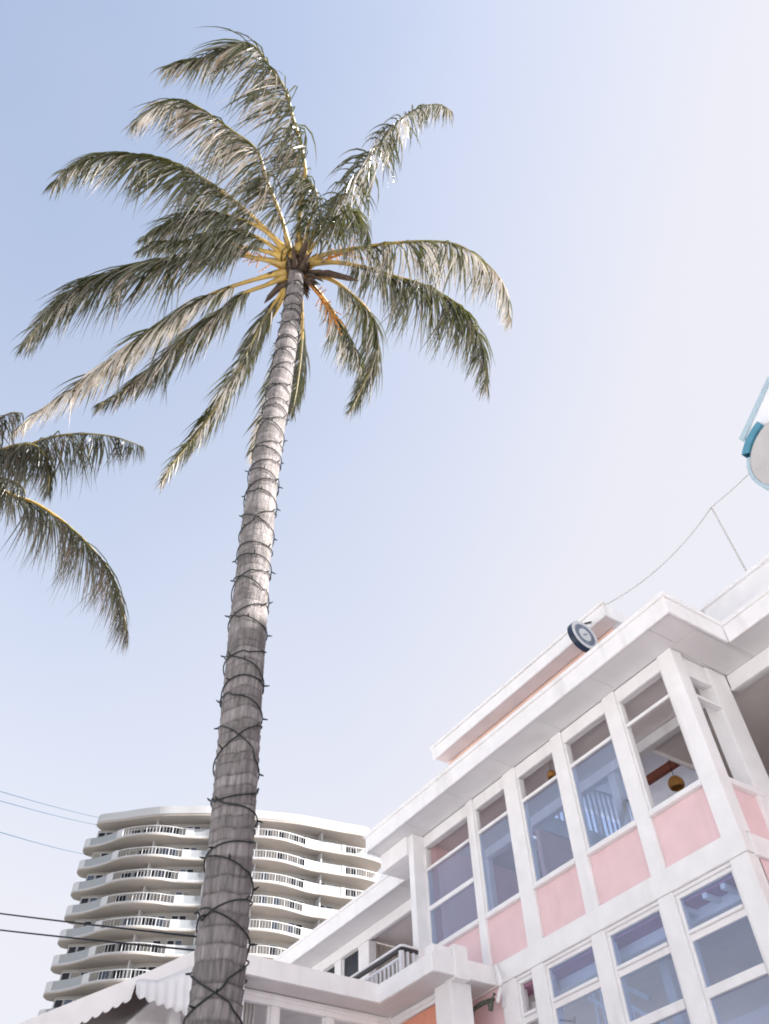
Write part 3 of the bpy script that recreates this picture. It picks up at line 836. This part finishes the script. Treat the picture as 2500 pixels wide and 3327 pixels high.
def ribbon(P, N, i0, i1, z0, z1, off0, off1):
    """wall strip along plan curve between two inward offsets"""
    m = MB(); vs = []; fs = []
    for i in range(i0, i1 + 1):
        a, b = P[i] - N[i] * off0, P[i] - N[i] * off1
        vs += [(a.x, a.y, z0), (a.x, a.y, z1), (b.x, b.y, z1), (b.x, b.y, z0)]
    n = i1 - i0 + 1
    for i in range(n - 1):
        for j in range(4):
            fs.append((4 * i + j, 4 * i + 4 + j, 4 * i + 4 + (j + 1) % 4, 4 * i + (j + 1) % 4))
    fs += [(0, 1, 2, 3), (4 * n - 1, 4 * n - 2, 4 * n - 3, 4 * n - 4)]
    return m.add(vs, fs)
def idx(P, y):                       # plan index at a given Y along the facade
    k0 = min(range(len(P)), key=lambda i: P[i].y)
    return min(range(k0, len(P)), key=lambda i: abs(P[i].y - y))
SH, HT = 2.81, 53.60                 # storey height, soffit of the top balcony
def slab_poly(P, back=(-125, 64), back0=(-121, 38)):
    return [(p.x, p.y) for p in P] + [back, back0]
ND = 9
proto = {}
def dup(o, dz, parent):
    c = o.copy(); C.objects.link(c); c.parent = parent
    c.location = o.location + Vector((0, 0, dz))
    return c
def dup_tree(o, dz, parent):
    c = dup(o, dz, parent)
    for ch in list(o.children):
        p = dup(ch, 0, c)
        if ch.name.startswith('pane'):
            p.data = pane_variant(ch.data)
    return c
prnd = random.Random(77)
variants = {}
def pane_variant(me):
    q = prnd.random()
    m = TGLASS if q < 0.55 else (TBLUE if q < 0.78 else TCURT)
    if m is TGLASS: return me
    key = (me.name, m.name)
    if key not in variants:
        variants[key] = me.copy(); variants[key].materials.clear(); variants[key].materials.append(m)
    return variants[key]
parts = []
z0 = HT
segs = [(TWHITE, 0, idx(E3, 23.75) - 0, 0), (TGREY, idx(E3, 23.75), idx(E3, 25.75), 0.06), (TWHITE, idx(E3, 25.75), idx(E3, 26.2), 0.0),
        (TWHITE, idx(E3, 32.9), idx(E3, 33.7), 0.0), (TGREY, idx(E3, 33.7), idx(E3, 37.0), 0.06), (TWHITE, idx(E3, 37.0), idx(E3, 38.2), 0.0),
        (TWHITE, idx(E3, 47.2), idx(E3, 49.3), 0.0), (TGREY, idx(E3, 49.3), idx(E3, 52.3), 0.06), (TWHITE, idx(E3, 52.3), idx(E3, 52.9), 0.0)]
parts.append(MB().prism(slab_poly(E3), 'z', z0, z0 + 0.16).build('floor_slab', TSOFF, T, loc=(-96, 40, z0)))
parts.append(ribbon(E3, EN, 0, len(E3) - 1, z0 + 0.163, z0 + 0.32, 0.0, 0.14).build('balcony_kerb', CONCRETE, T, loc=(-96, 40, z0)))
for m, a, b, off in segs:
    if b > a:
        parts.append(ribbon(E3, EN, a, b, z0 + 0.323, z0 + 1.30, off, off + 0.12).build('balcony_panel', m, T, loc=(-96, 40, z0)))
for a, b in ((26.2, 32.9), (38.2, 47.2), (52.9, 57.6)):
    ia, ib = idx(E3, a), idx(E3, b)
    m = ribbon(E3, EN, ia, ib, z0 + 1.20, z0 + 1.27, 0.03, 0.11)
    pl, L = catmull([tuple(E3[i] - EN[i] * 0.07) for i in range(ia, ib + 1)], max(8, int((b - a) * 3.2)))
    for k, p in enumerate(pl):
        w_ = 0.05 if k % 4 == 0 else 0.022
        m.box(p.x - w_ / 2, p.x + w_ / 2, p.y - w_ / 2, p.y + w_ / 2, z0 + 0.32, z0 + 1.2)
    parts.append(m.build('balcony_railing', TWHITE, T, loc=(-96, 40, z0)))
parts.append(ribbon(W3, WN, 0, len(W3) - 1, z0 + 0.163, z0 + SH - 0.003, 0.0, 0.2).build('storey_wall', TWALL, T, loc=(-96, 40, z0)))
# windows along the curved wall
wins = []
def wall_at(y):
    return idx(W3, y)
spec = [(24.5, 25.25, .35, 2.5), (25.35, 26.1, .9, 2.5), (26.25, 27.2, .2, 2.45), (27.9, 28.9, .2, 2.45), (29.0, 30.0, .2, 2.45), (30.15, 31.1, .2, 2.45), (31.2, 32.1, .2, 2.45), (32.2, 33.0, .2, 2.45),
        (33.6, 34.3, 1.0, 2.45), (34.4, 35.1, 1.0, 2.45), (37.2, 38.2, .2, 2.4), (39.2, 40.2, .2, 2.4), (40.4, 41.4, .2, 2.4), (42.6, 43.5, .2, 2.4), (44.3, 45.2, .9, 2.4), (46.3, 47.2, .9, 2.4), (47.35, 48.2, .9, 2.4),
        (50.0, 51.0, .9, 2.4), (51.15, 52.1, .9, 2.4), (53.6, 54.5, .2, 2.4), (54.7, 55.6, .2, 2.4)]
for ya, yb, za, zb in spec:
    def pt(y):
        k0 = 0
        for i in range(len(W3) - 1):
            if W3[i].y <= y <= W3[i + 1].y:
                t = (y - W3[i].y) / max(1e-6, W3[i + 1].y - W3[i].y)
                return W3[i].lerp(W3[i + 1], t)
        return W3[-1]
    a, b = pt(ya), pt(yb)
    t = (b - a).normalized(); n = Vector((t.y, -t.x, 0))
    f = MB()
    o_ = n * 0.03
    up = Vector((0, 0, 1))
    A0, B0 = a + o_, b + o_
    for p, q in ((A0 + up * za, A0 + up * zb), (B0 + up * za, B0 + up * zb)):
        f.bar(p + up * z0, q + up * z0, 0.09, 0.07)
    for zz in (za, zb):
        f.bar(A0 + up * (zz + z0), B0 + up * (zz + z0), 0.07, 0.09)
    wo_ = f.build('window', TWHITE, T, loc=(-96, 40, z0))
    pn = MB()
    c0, c1 = a + n * 0.02, b + n * 0.02
    d0, d1 = a - n * 0.015, b - n * 0.015
    pn.add([tuple(c0 + up * (za + z0)), tuple(c1 + up * (za + z0)), tuple(c1 + up * (zb + z0)), tuple(c0 + up * (zb + z0)),
            tuple(d0 + up * (za + z0)), tuple(d1 + up * (za + z0)), tuple(d1 + up * (zb + z0)), tuple(d0 + up * (zb + z0))],
           [(0, 1, 2, 3), (7, 6, 5, 4), (0, 4, 5, 1), (1, 5, 6, 2), (2, 6, 7, 3), (3, 7, 4, 0)])
    pn.build('pane', TGLASS, wo_, loc=(-96, 40, z0))
    parts.append(wo_)
# party fins between flats
for yf in (30.6, 36.6, 41.8, 49.6):
    iw = idx(W3, yf); p = W3[iw]; n = WN[iw]
    q = p + n * 1.25
    parts.append(MB().bar((p.x, p.y, z0 + 1.48), (q.x, q.y, z0 + 1.48), 0.16, 2.6).build('dividing_fin', CONCRETE, T, loc=(-96, 40, z0)))
for k in range(1, ND):
    for o in parts:
        dup_tree(o, -SH * k, T)
low = MB()
for k in range(ND, 19):
    low.prism(slab_poly(E3), 'z', z0 - SH * k, z0 - SH * k + 1.25)
low.build('lower_floor_slabs', CONCRETE, T)
MB().prism([(p.x - 0.25, p.y) for p in W3] + [(-124, 62), (-121, 40)], 'z', 0, z0 - SH * (ND - 1)).build('lower_core', TWALL, T)
MB().prism([(p.x - 0.22, p.y + 0.0) for p in W3[3:]] + [(-124, 60), (-120, 41)], 'z', z0 - SH * (ND - 1), HT + SH).build('core', TWALL, T)
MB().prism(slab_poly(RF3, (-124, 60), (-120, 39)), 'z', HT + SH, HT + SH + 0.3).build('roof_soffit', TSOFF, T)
RN = plan_normals(RF3)
ribbon(RF3, RN, 0, len(RF3) - 1, HT + SH + 0.303, HT + SH + 1.32, -0.03, 0.2).build('roof_fascia', CONCRETE, T)

# ------------------------------------------------------------------ overhead cables and their pole
up_ = thing('utility_pole', (-23.0, 2.2, 0), 'weathered timber power pole at the left carrying two dark cables', 'pole')
MB().tube([(-23.0, 2.2, 0), (-23.0, 2.2, 12.2)], [0.17, 0.11], 14).build('pole', POLE, up_, smooth=True)
MB().box(-23.08, -22.92, 1.3, 3.1, 10.9, 11.02).build('crossarm', POLE, up_)
for y in (1.5, 2.9):
    MB().tube([(-23.0, y, 11.02), (-23.0, y, 11.2)], 0.04, 8).build('insulator', STEEL, up_)
c1 = sagwire((-23.0, 2.2, 10.95), (-12.6, 5.35, 7.12), 0.02)
c2 = sagwire((-23.0, 2.2, 10.55), (-12.6, 5.33, 6.92), 0.02)
tag(MB().tube(c1, 0.016, 6).build('overhead_cable', WIRE), 'upper of the two dark power cables crossing the tower', 'cable', 'power cables running to the porch roof')
tag(MB().tube(c2, 0.016, 6).build('overhead_cable', WIRE), 'lower of the two dark power cables crossing the tower', 'cable', 'power cables running to the porch roof')
MB().tube([(-12.6, 5.35, 6.6), (-12.6, 5.35, 7.2)], 0.03, 8).build('service_mast', STEEL, H)
for nm, a, b in (('topmost of three thin pale wires left of the tower', (-59.58, 7.08, 34.31), (-104.2, 24.34, 58.79)),
                 ('middle of three thin pale wires left of the tower', (-59.55, 7.3, 33.62), (-104.2, 24.41, 57.75)),
                 ('lowest of three thin pale wires left of the tower', (-59.46, 8.02, 31.36), (-104.3, 23.9, 53.64))):
    a, b = Vector(a), Vector(b)
    a2 = b + (a - b) * 1.25
    tag(MB().tube(sagwire(a2, b, 0.15, 20), 0.042, 5).build('overhead_cable', PALEWIRE), nm, 'cable', 'thin pale wires beside the tower')

# ------------------------------------------------------------------ palms
FRONDS = {
  "F1": [(-5.62,2.20,16.10),(-5.24,1.98,16.42),(-4.73,1.75,16.76),(-4.53,1.68,16.87),(-4.21,1.39,17.07),(-3.92,1.05,17.22),(-3.64,0.74,17.34),(-3.51,0.40,17.40),(-3.36,-0.01,17.44),(-3.48,-0.23,17.45),(-3.92,-0.62,17.42),(-4.47,-1.18,17.30)],
  "F2": [(-5.80,2.17,16.10),(-5.39,1.68,16.55),(-5.05,1.17,16.86),(-4.73,0.78,17.03),(-4.70,0.24,17.14),(-4.68,-0.31,17.17),(-4.74,-0.72,17.14),(-4.98,-0.99,17.08),(-5.49,-1.23,16.94)],
  "F3": [(-5.73,2.04,16.10),(-5.64,1.22,16.50),(-5.61,0.45,16.74),(-5.66,-0.26,16.85),(-5.84,-0.88,16.86),(-6.15,-1.41,16.78),(-6.52,-1.77,16.67),(-7.05,-2.03,16.46)],
  "F4": [(-5.72,1.96,16.10),(-5.67,1.54,16.29),(-5.77,1.06,16.42),(-6.03,0.45,16.48),(-6.56,-0.02,16.41),(-7.03,-0.30,16.25)],
  "F5": [(-5.84,1.98,16.10),(-6.08,1.42,16.24),(-6.35,0.89,16.30),(-6.77,0.11,16.24),(-7.16,-0.27,16.10)],
  "F6": [(-5.93,2.13,16.10),(-6.20,1.58,16.23),(-6.44,1.07,16.28),(-6.79,0.59,16.26),(-7.26,0.05,16.16),(-7.70,-0.47,15.95),(-8.14,-0.87,15.66),(-8.64,-1.13,15.27),(-9.21,-1.28,14.66)],
  "F7": [(-6.04,2.21,16.10),(-6.49,1.83,16.17),(-7.15,1.30,16.19),(-7.76,0.91,16.12),(-8.34,0.61,15.99),(-8.88,0.30,15.80),(-9.41,0.05,15.54),(-9.85,-0.20,15.25),(-10.35,-0.57,14.76),(-10.75,-0.88,14.18)],
  "F8": [(-6.12,2.25,16.10),(-6.51,2.00,16.11),(-6.93,1.68,16.07),(-7.38,1.52,15.98),(-7.91,1.23,15.78),(-8.51,0.98,15.44),(-8.96,0.73,15.05),(-9.31,0.41,14.53),(-9.41,0.23,14.25)],
  "F9": [(-6.13,2.32,16.10),(-6.66,2.38,16.04),(-7.10,2.37,15.95),(-7.57,2.36,15.79),(-8.32,2.26,15.38),(-8.85,2.19,14.95),(-9.25,2.06,14.46),(-9.53,1.90,13.95),(-9.74,1.81,13.38)],
  "F10": [(-6.05,2.44,16.10),(-6.44,2.74,15.95),(-6.92,3.04,15.54),(-7.34,3.23,14.78),(-7.52,3.27,14.09)],
  "F11": [(-5.88,2.54,16.10),(-5.75,2.99,16.10),(-5.76,3.42,16.02),(-5.82,3.86,15.86),(-6.03,4.15,15.66),(-6.39,4.33,15.32),(-6.76,4.32,14.89),(-7.06,4.24,14.36)],
  "F12": [(-5.97,2.57,16.10),(-6.12,3.04,16.02),(-6.26,3.44,15.82),(-6.38,3.82,15.48),(-6.51,4.16,14.93)],
  "F13": [(-5.68,2.46,16.10),(-5.43,2.93,16.19),(-5.20,3.51,16.20),(-5.07,3.95,16.15),(-4.88,4.44,16.03),(-4.78,4.89,15.87),(-4.74,5.30,15.66),(-4.86,5.63,15.43),(-5.05,5.92,15.13),(-5.42,6.19,14.61)],
  "F14": [(-5.75,2.42,16.10),(-5.45,2.64,16.22),(-5.12,3.03,16.32),(-4.65,3.59,16.36),(-4.20,4.16,16.28),(-3.93,4.61,16.14),(-3.86,5.11,15.92),(-3.90,5.49,15.70),(-4.06,5.75,15.46),(-4.29,5.97,15.16)],
  "F15": [(-5.61,2.29,16.10),(-5.13,2.34,16.44),(-4.67,2.44,16.68),(-4.01,2.55,16.89),(-3.54,2.56,16.97),(-3.01,2.63,16.97),(-2.58,2.79,16.91),(-2.30,3.04,16.82),(-2.24,3.30,16.73)],
  "F16": [(-5.65,2.32,16.10),(-5.25,2.42,16.27),(-4.82,2.50,16.33),(-4.51,2.61,16.30),(-4.51,2.91,16.21),(-4.73,3.20,16.00)],
  "F17": [(-6.19,2.31,16.10),(-6.60,2.30,16.04),(-7.02,2.25,15.82),(-7.37,2.22,15.44),(-7.53,2.20,15.12)],
  "F18": [(-6.12,2.43,16.10),(-6.89,2.67,15.86),(-7.87,2.98,14.95),(-8.25,2.96,14.16),(-8.39,2.97,13.45)],
  "F19": [(-5.65,2.24,16.10),(-5.15,2.14,16.45),(-4.75,2.07,16.58),(-4.58,1.84,16.62),(-4.61,1.55,16.61)],
  "F20": [(-5.82,2.05,16.10),(-5.83,1.58,16.25),(-5.93,1.15,16.30),(-6.26,0.66,16.24),(-6.54,0.36,16.10)],
}
FRONDS_B = {
  "G1": [(-11.93,-1.27,14.17),(-11.47,-0.91,14.27),(-10.97,-0.54,14.30),(-10.54,-0.24,14.27),(-10.10,0.17,14.17),(-9.74,0.61,14.01),(-9.54,0.92,13.86),(-9.36,1.26,13.67)],
  "G2": [(-11.80,-1.26,14.17),(-10.99,-0.81,14.07),(-10.53,-0.46,13.86),(-10.46,-0.18,13.63),(-10.52,0.01,13.34),(-10.60,0.13,12.94)],
  "G3": [(-12.06,-1.15,14.17),(-12.23,-0.49,14.20),(-12.14,0.06,14.13),(-12.14,0.68,13.94),(-12.16,1.29,13.62),(-12.21,1.85,13.19),(-12.35,2.27,12.63),(-12.44,2.57,11.95)],
  "G4": [(-11.60,-1.36,14.17),(-10.91,-1.26,14.31),(-10.45,-1.05,14.31),(-10.28,-0.84,14.27)],
  "G5": [(-12.08,-1.18,14.17),(-11.85,-0.83,14.09),(-11.55,-0.49,13.85),(-11.41,-0.28,13.63),(-11.39,-0.19,13.46)],
  "G6": [(-11.87,-1.37,14.17),(-12.00,-2.16,14.34),(-12.56,-2.82,14.21),(-13.16,-3.04,13.86)],
  "G7": [(-12.09,-1.31,14.17),(-13.01,-1.80,14.25),(-14.03,-2.18,14.04),(-14.87,-2.05,13.52)],
  "G8": [(-11.85,-1.34,14.17),(-11.14,-1.83,14.44),(-10.52,-2.38,14.41),(-10.34,-2.88,14.17)],
  "G9": [(-11.82,-1.30,14.17),(-10.84,-1.46,14.37),(-9.77,-1.46,14.17)],
  "G10": [(-12.17,-1.22,14.17),(-13.18,-1.06,14.04),(-14.20,-0.85,13.46),(-14.58,-0.65,12.72)],
}
TRUNK = [(-5.889,2.506,3.689,0.197),(-5.892,2.499,4.084,0.179),(-5.897,2.487,4.488,0.178),(-5.906,2.465,5.014,0.185),(-5.920,2.431,5.704,0.176),(-5.932,2.401,6.404,0.184),(-5.947,2.366,7.154,0.186),(-5.958,2.338,8.098,0.179),(-5.967,2.313,9.137,0.189),(-5.972,2.302,10.487,0.176),(-5.952,2.352,11.786,0.162),(-5.952,2.354,13.176,0.158),(-5.946,2.367,14.846,0.141),(-5.954,2.348,16.004,0.141)]
WIND = Vector((-0.62, 0.02, 0)).normalized()
HANG = (WIND * 0.78 + Vector((0, 0, -0.62))).normalized()

def make_frond(parent, curve, seed, llen, dryglint, mats, bare=0.13, rad0=0.05, density=1.0, loc=(0, 0, 0)):
    rnd = random.Random(seed)
    n = 60
    P, L = catmull(curve, n)
    m = MB()
    npair = int(max(48, L * 46) * density)
    ph = [rnd.uniform(0, 6.28) for _ in range(6)]
    def torn(s, side):               # clumped gaps where leaflets are missing
        return 0.5 * math.sin(s * 23 + ph[0] + side * 1.3) * math.sin(s * 41 + ph[1]) + 0.3 * math.sin(s * 67 + ph[2] * side)
    for k in range(npair):
        s = bare + (0.995 - bare) * (k + rnd.random() * 0.7) / npair
        fi = s * (n - 1); i = min(int(fi), n - 2)
        p = P[i].lerp(P[i + 1], fi - i)
        T_ = (P[i + 1] - P[max(i - 1, 0)]).normalized()
        S = T_.cross(Vector((0, 0, 1)))
        S = S.normalized() if S.length > 0.05 else Vector((1, 0, 0))
        N = S.cross(T_).normalized()
        prof = min(1.0, 0.45 + (s - bare) * 3.0) * (1.0 if s < 0.6 else 1.0 - 0.72 * (s - 0.6) / 0.4)
        for side in (-1, 1):
            if rnd.random() < 0.05: continue
            if torn(s, side) > 0.62: continue
            ln = 1.36 * llen * prof * rnd.uniform(0.70, 1.12)
            isdryglint = rnd.random() < dryglint * (0.5 + s)
            if isdryglint: ln *= rnd.uniform(0.75, 1.0)
            d0 = (S * side * rnd.uniform(0.6, 0.85) + T_ * rnd.uniform(0.45, 0.75) + N * rnd.uniform(-0.12, 0.22)
                  + Vector((rnd.gauss(0, .07), rnd.gauss(0, .07), rnd.gauss(0, .07)))).normalized()
            bend = rnd.uniform(0.75, 1.2) * (1.15 if isdryglint else 0.95)
            hang = (HANG + T_ * 0.22 + T_ * (0.26 * math.sin(s * 31 + ph[3]) + 0.16 * math.sin(s * 73 + ph[4])) + Vector((rnd.gauss(0, .12), rnd.gauss(0, .12), rnd.gauss(0, .08)))).normalized()
            w0 = rnd.uniform(0.013, 0.023) * (0.6 + 0.4 * prof) * (0.7 if isdryglint else 1.0)
            q = p.copy(); nseg = 5
            vs = []
            tw = rnd.uniform(-0.7, 0.7)
            for j in range(nseg + 1):
                t = j / nseg
                f = min(1.0, bend * (0.30 + 0.74 * t ** 0.6))
                d = d0.lerp(hang, f).normalized()
                if j: q = q + d * (ln / nseg)
                ww = w0 * (0.55 + 1.0 * t if t < 0.3 else (1.0 - t) * 1.2 + 0.02)
                ax = d.cross(N + S * tw * (0.3 + t))
                ax = ax.normalized() if ax.length > 1e-4 else S
                vs += [tuple(q - ax * ww), tuple(q + ax * ww)]
            m.add(vs, [(2 * j, 2 * j + 1, 2 * j + 3, 2 * j + 2) for j in range(nseg)], 1 if isdryglint else 0)
    fo = m.build('frond', mats, parent, loc=loc)
    rs = [max(0.006, rad0 * (1 - 0.86 * (i / (n - 1)) ** 0.75)) for i in range(n)]
    for i_, f_ in enumerate((2.1, 1.75, 1.5, 1.35, 1.22, 1.12)): rs[i_] *= f_
    mr = MB().tube(P, rs, 7)
    cut = int(n * 0.40) * 7
    mr.mi = [0 if i < cut else 1 for i in range(len(mr.f))]
    mr.build('midrib', [STALK, RIB], fo, smooth=True, loc=loc)
    return fo

PT = thing('palm_tree', (-5.9, 2.5, 0.13), 'tall coconut palm with string lights wound round its grey ringed trunk', 'palm tree')
# trunk: ringed, slightly uneven
def trunk_at(z):
    if z <= TRUNK[0][2]:
        t = max(0, z) / TRUNK[0][2]
        r = 0.30 + (0.19 - 0.30) * min(1, t * 1.6) ** 0.6
        return Vector((TRUNK[0][0], TRUNK[0][1], z)), r
    for a, b in zip(TRUNK, TRUNK[1:]):
        if a[2] <= z <= b[2]:
            t = (z - a[2]) / (b[2] - a[2])
            return Vector((a[0] + (b[0] - a[0]) * t, a[1] + (b[1] - a[1]) * t, z)), a[3] + (b[3] - a[3]) * t
    return Vector((TRUNK[-1][0], TRUNK[-1][1], z)), TRUNK[-1][3]
TS = []
zz = 0.0
while zz <= 16.1:
    acc = Vector((0, 0, 0)); ar = 0; n_ = 0
    for dz in (-0.7, -0.35, 0, 0.35, 0.7):
        p, r = trunk_at(min(16.1, max(0.0, zz + dz))); acc += p; ar += r; n_ += 1
    acc /= n_; acc.z = zz
    TS.append((acc, ar / n_)); zz += 0.1
def trunk_s(z):
    f = max(0, min(len(TS) - 1.001, z / 0.1)); i = int(f)
    return TS[i][0].lerp(TS[i + 1][0], f - i), TS[i][1] + (TS[i + 1][1] - TS[i][1]) * (f - i)
rnd = random.Random(5)
rings = [0.0]
while rings[-1] < 16.3:
    z = rings[-1]
    rings.append(z + rnd.uniform(0.07, 0.13) * (1.0 if z > 7 else 1.15))
m = MB(); vs = []; fs = []; SEG = 40; scar = []; tone = []
z = 0.0; ri = 0; rows = 0
while z < 16.1:
    while ri < len(rings) - 2 and z >= rings[ri + 1]: ri += 1
    c, r = trunk_s(z)
    for k in range(SEG):
        a = 2 * math.pi * k / SEG
        zq = z + 0.030 * math.sin(a + ri * 0.0 + z * 0.6) + 0.012 * math.sin(2 * a + z * 1.7) + 0.006 * math.sin(5 * a + z * 3)
        j = max(0, min(len(rings) - 2, ri))
        while j > 0 and zq < rings[j]: j -= 1
        while j < len(rings) - 2 and zq >= rings[j + 1]: j += 1
        un = min(1.0, max(0.0, (zq - rings[j]) / (rings[j + 1] - rings[j])))
        amp = 0.034 + 0.026 * math.sin(j * 12.9898)
        w = 0.018 * math.sin(a * 2 + z * 0.9) + 0.012 * math.sin(a * 3 - z * 1.4 + 1)
        step = (un ** 2.2) * amp - (0.028 if un < 0.13 else 0)
        rr = r * (1 + w + step) + 0.0012 * math.sin(a * 7 + z * 5) * math.sin(z * 23)
        vs.append((c.x + rr * math.cos(a), c.y + rr * math.sin(a), z))
        scar.append(max(0.0, 1.0 - un / 0.2) + 0.35 * max(0.0, (un - 0.85) / 0.15))
        tone.append(0.5 + 0.5 * math.sin(j * 7.31 + 1.7 * math.sin(j * 3.1)))
    rows += 1; z += 0.0125
for i in range(rows - 1):
    for k in range(SEG):
        fs.append((i * SEG + k, i * SEG + (k + 1) % SEG, (i + 1) * SEG + (k + 1) % SEG, (i + 1) * SEG + k))
m.add(vs, fs)
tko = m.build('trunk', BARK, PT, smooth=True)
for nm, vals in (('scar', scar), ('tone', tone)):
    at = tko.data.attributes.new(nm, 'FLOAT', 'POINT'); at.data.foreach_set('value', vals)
CR = Vector((-5.95, 2.36, 16.0))
# fibre husk round the crown base
hk = MB(); rnd = random.Random(8)
for k in range(60):
    a = rnd.uniform(0, 2 * math.pi); r = rnd.uniform(0.05, 0.22)
    p = CR + Vector((r * math.cos(a), r * math.sin(a), rnd.uniform(-0.25, 0.25)))
    q = p + Vector((math.cos(a) * rnd.uniform(.15, .5), math.sin(a) * rnd.uniform(.15, .5), rnd.uniform(-.2, .5)))
    hk.tube([p, p.lerp(q, .5) + Vector((0, 0, .06)), q], [0.05, 0.045, 0.006], 6)
hk.build('leaf_sheath', HUSK, PT, smooth=True)
for (a, ln, dz) in ((R(60), 1.15, -0.12), (R(195), 0.9, 0.1), (R(-15), 0.8, -0.25)):
    d = Vector((math.cos(a), math.sin(a), 0))
    MB().tube([CR + d * .12, CR + d * ln * .5 + Vector((0, 0, dz * .4 + .12)), CR + d * ln * .85 + Vector((0, 0, dz)), CR + d * ln + Vector((0, 0, dz - .08))], [0.03, 0.07, 0.05, 0.004], 8).build('spathe', HUSK, PT, smooth=True)
# flower stalks
def flower(base, tip, seed):
    rnd = random.Random(seed)
    base, tip = Vector(base), Vector(tip)
    fl = MB().tube([base, base.lerp(tip, .5) + Vector((0, 0, .1)), tip], [0.03, 0.025, 0.012], 7)
    for k in range(22):
        t = 0.35 + 0.65 * k / 22
        p = base.lerp(tip, t) + Vector((0, 0, .1 * 4 * t * (1 - t)))
        q = p + Vector((rnd.gauss(0, .13), rnd.gauss(0, .13), rnd.uniform(-.22, .12))) + (tip - base).normalized() * 0.18
        fl.tube([p, p.lerp(q, .5) + Vector((0, 0, .03)), q], [0.011, 0.009, 0.004], 5)
        for j in range(3):
            c = p.lerp(q, .4 + .28 * j)
            fl.tube([c - Vector((0, 0, .02)), c, c + Vector((0, 0, .02))], [0.004, 0.019, 0.004], 5)
    fl.build('flower_stalk', FLOWER, PT, smooth=True)
flower(CR + Vector((.1, .1, .1)), CR + Vector((0.75, 0.75, 0.5)), 3)
flower(CR + Vector((.05, .12, -.1)), CR + Vector((-0.25, 0.95, -0.35)), 4)
flower(CR + Vector((-.1, -.1, .1)), CR + Vector((-0.3, -0.95, 0.25)), 6)

DRYGLINTF = {'F7': 0.68, 'F9': 0.42, 'F8': 0.22, 'F2': 0.46, 'F1': 0.34, 'F14': 0.55, 'F11': 0.25, 'F12': 0.35, 'F15': 0.28, 'F18': 0.6, 'F13': 0.16, 'F3': 0.16, 'F6': 0.12}  # share of withered leaflets plus those painted as highlights
LENF = {'F1': 0.92, 'F2': 0.95, 'F3': 0.85, 'F6': 0.95, 'F7': 0.80, 'F8': 0.72, 'F9': 0.62, 'F10': 0.6, 'F11': 0.68, 'F12': 0.6, 'F13': 0.92, 'F14': 0.85, 'F15': 0.72,
        'F16': 0.6, 'F17': 0.6, 'F18': 0.55, 'F19': 0.6, 'F20': 0.65, 'F4': 0.7, 'F5': 0.55}
for k, (n_, cv) in enumerate(FRONDS.items()):
    cv = [tuple(Vector(c)) for c in cv]
    make_frond(PT, cv, 100 + k, LENF.get(n_, 0.75), DRYGLINTF.get(n_, 0.10), [LEAF, DRYGLINT], loc=(-5.9, 2.4, 16), bare=0.17 if len(cv) > 6 else 0.22)

# string lights: two crossing spirals
SL = thing('string_lights', (-5.9, 2.5, 0.9), 'dark string of fairy lights criss-crossing up the palm trunk', 'string lights')
bulbs = MB()
for hand, ph, sd_ in ((1, 0.4, 1), (-1, 2.0, 2)):
    rnd = random.Random(sd_)
    pts = []; a = ph; z = 0.9
    wob = [rnd.uniform(-1, 1) for _ in range(400)]
    i = 0
    while z < 15.6:
        c, r = trunk_s(z)
        zz = z + 0.07 * math.sin(a * 0.5 + wob[int(a * .4) % 400]) + 0.035 * math.sin(a * 1.3 + hand)
        pts.append((c.x + (r * 1.035 + 0.012) * math.cos(hand * a), c.y + (r * 1.035 + 0.012) * math.sin(hand * a), zz))
        if i % 7 == 0:
            u = Vector((math.cos(hand * a), math.sin(hand * a), rnd.uniform(-.7, .9))).normalized()
            p = Vector(pts[-1])
            bulbs.tube([p, p + u * 0.022, p + u * rnd.uniform(.035, .06)], [0.008, 0.009, 0.004], 5)
        pitch = 0.50 + 0.10 * math.sin(a * 0.31 + sd_)
        a += 2 * math.pi / 28; z += pitch / 28; i += 1
    MB().tube(pts, 0.0068, 6).build('cable', STRING, SL, smooth=True)
bo = bulbs.build('bulbs', STRING, SL)
bo['kind'] = 'stuff'

PB = thing('palm_tree', (-11.95, -1.3, 0), 'second coconut palm at the left edge with fronds coloured darker as if shaded', 'palm tree')
cb = Vector(FRONDS_B['G1'][0])
m = MB()
tp = [(-11.6, -1.9, 0), (-11.75, -1.7, 5), (cb.x + .0, cb.y - .1, 10), (cb.x, cb.y, cb.z + 0.1)]
pl, L = catmull(tp, 240)
rr = [(0.17 - 0.05 * i / 239) * (1 + 0.05 * ((i * 0.5) % 1.0)) for i in range(240)]
m.tube(pl, rr, 20).build('trunk', BARK, PB, smooth=True)
for k, (n_, cv) in enumerate(FRONDS_B.items()):
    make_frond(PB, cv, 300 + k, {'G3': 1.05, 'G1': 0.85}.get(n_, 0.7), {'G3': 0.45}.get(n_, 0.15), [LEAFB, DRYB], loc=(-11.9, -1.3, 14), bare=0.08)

# every part's scene position is baked relative to its thing
for o in bpy.data.objects:
    if o.type == 'MESH' and not o.name.startswith(('ground', 'road')):
        pass
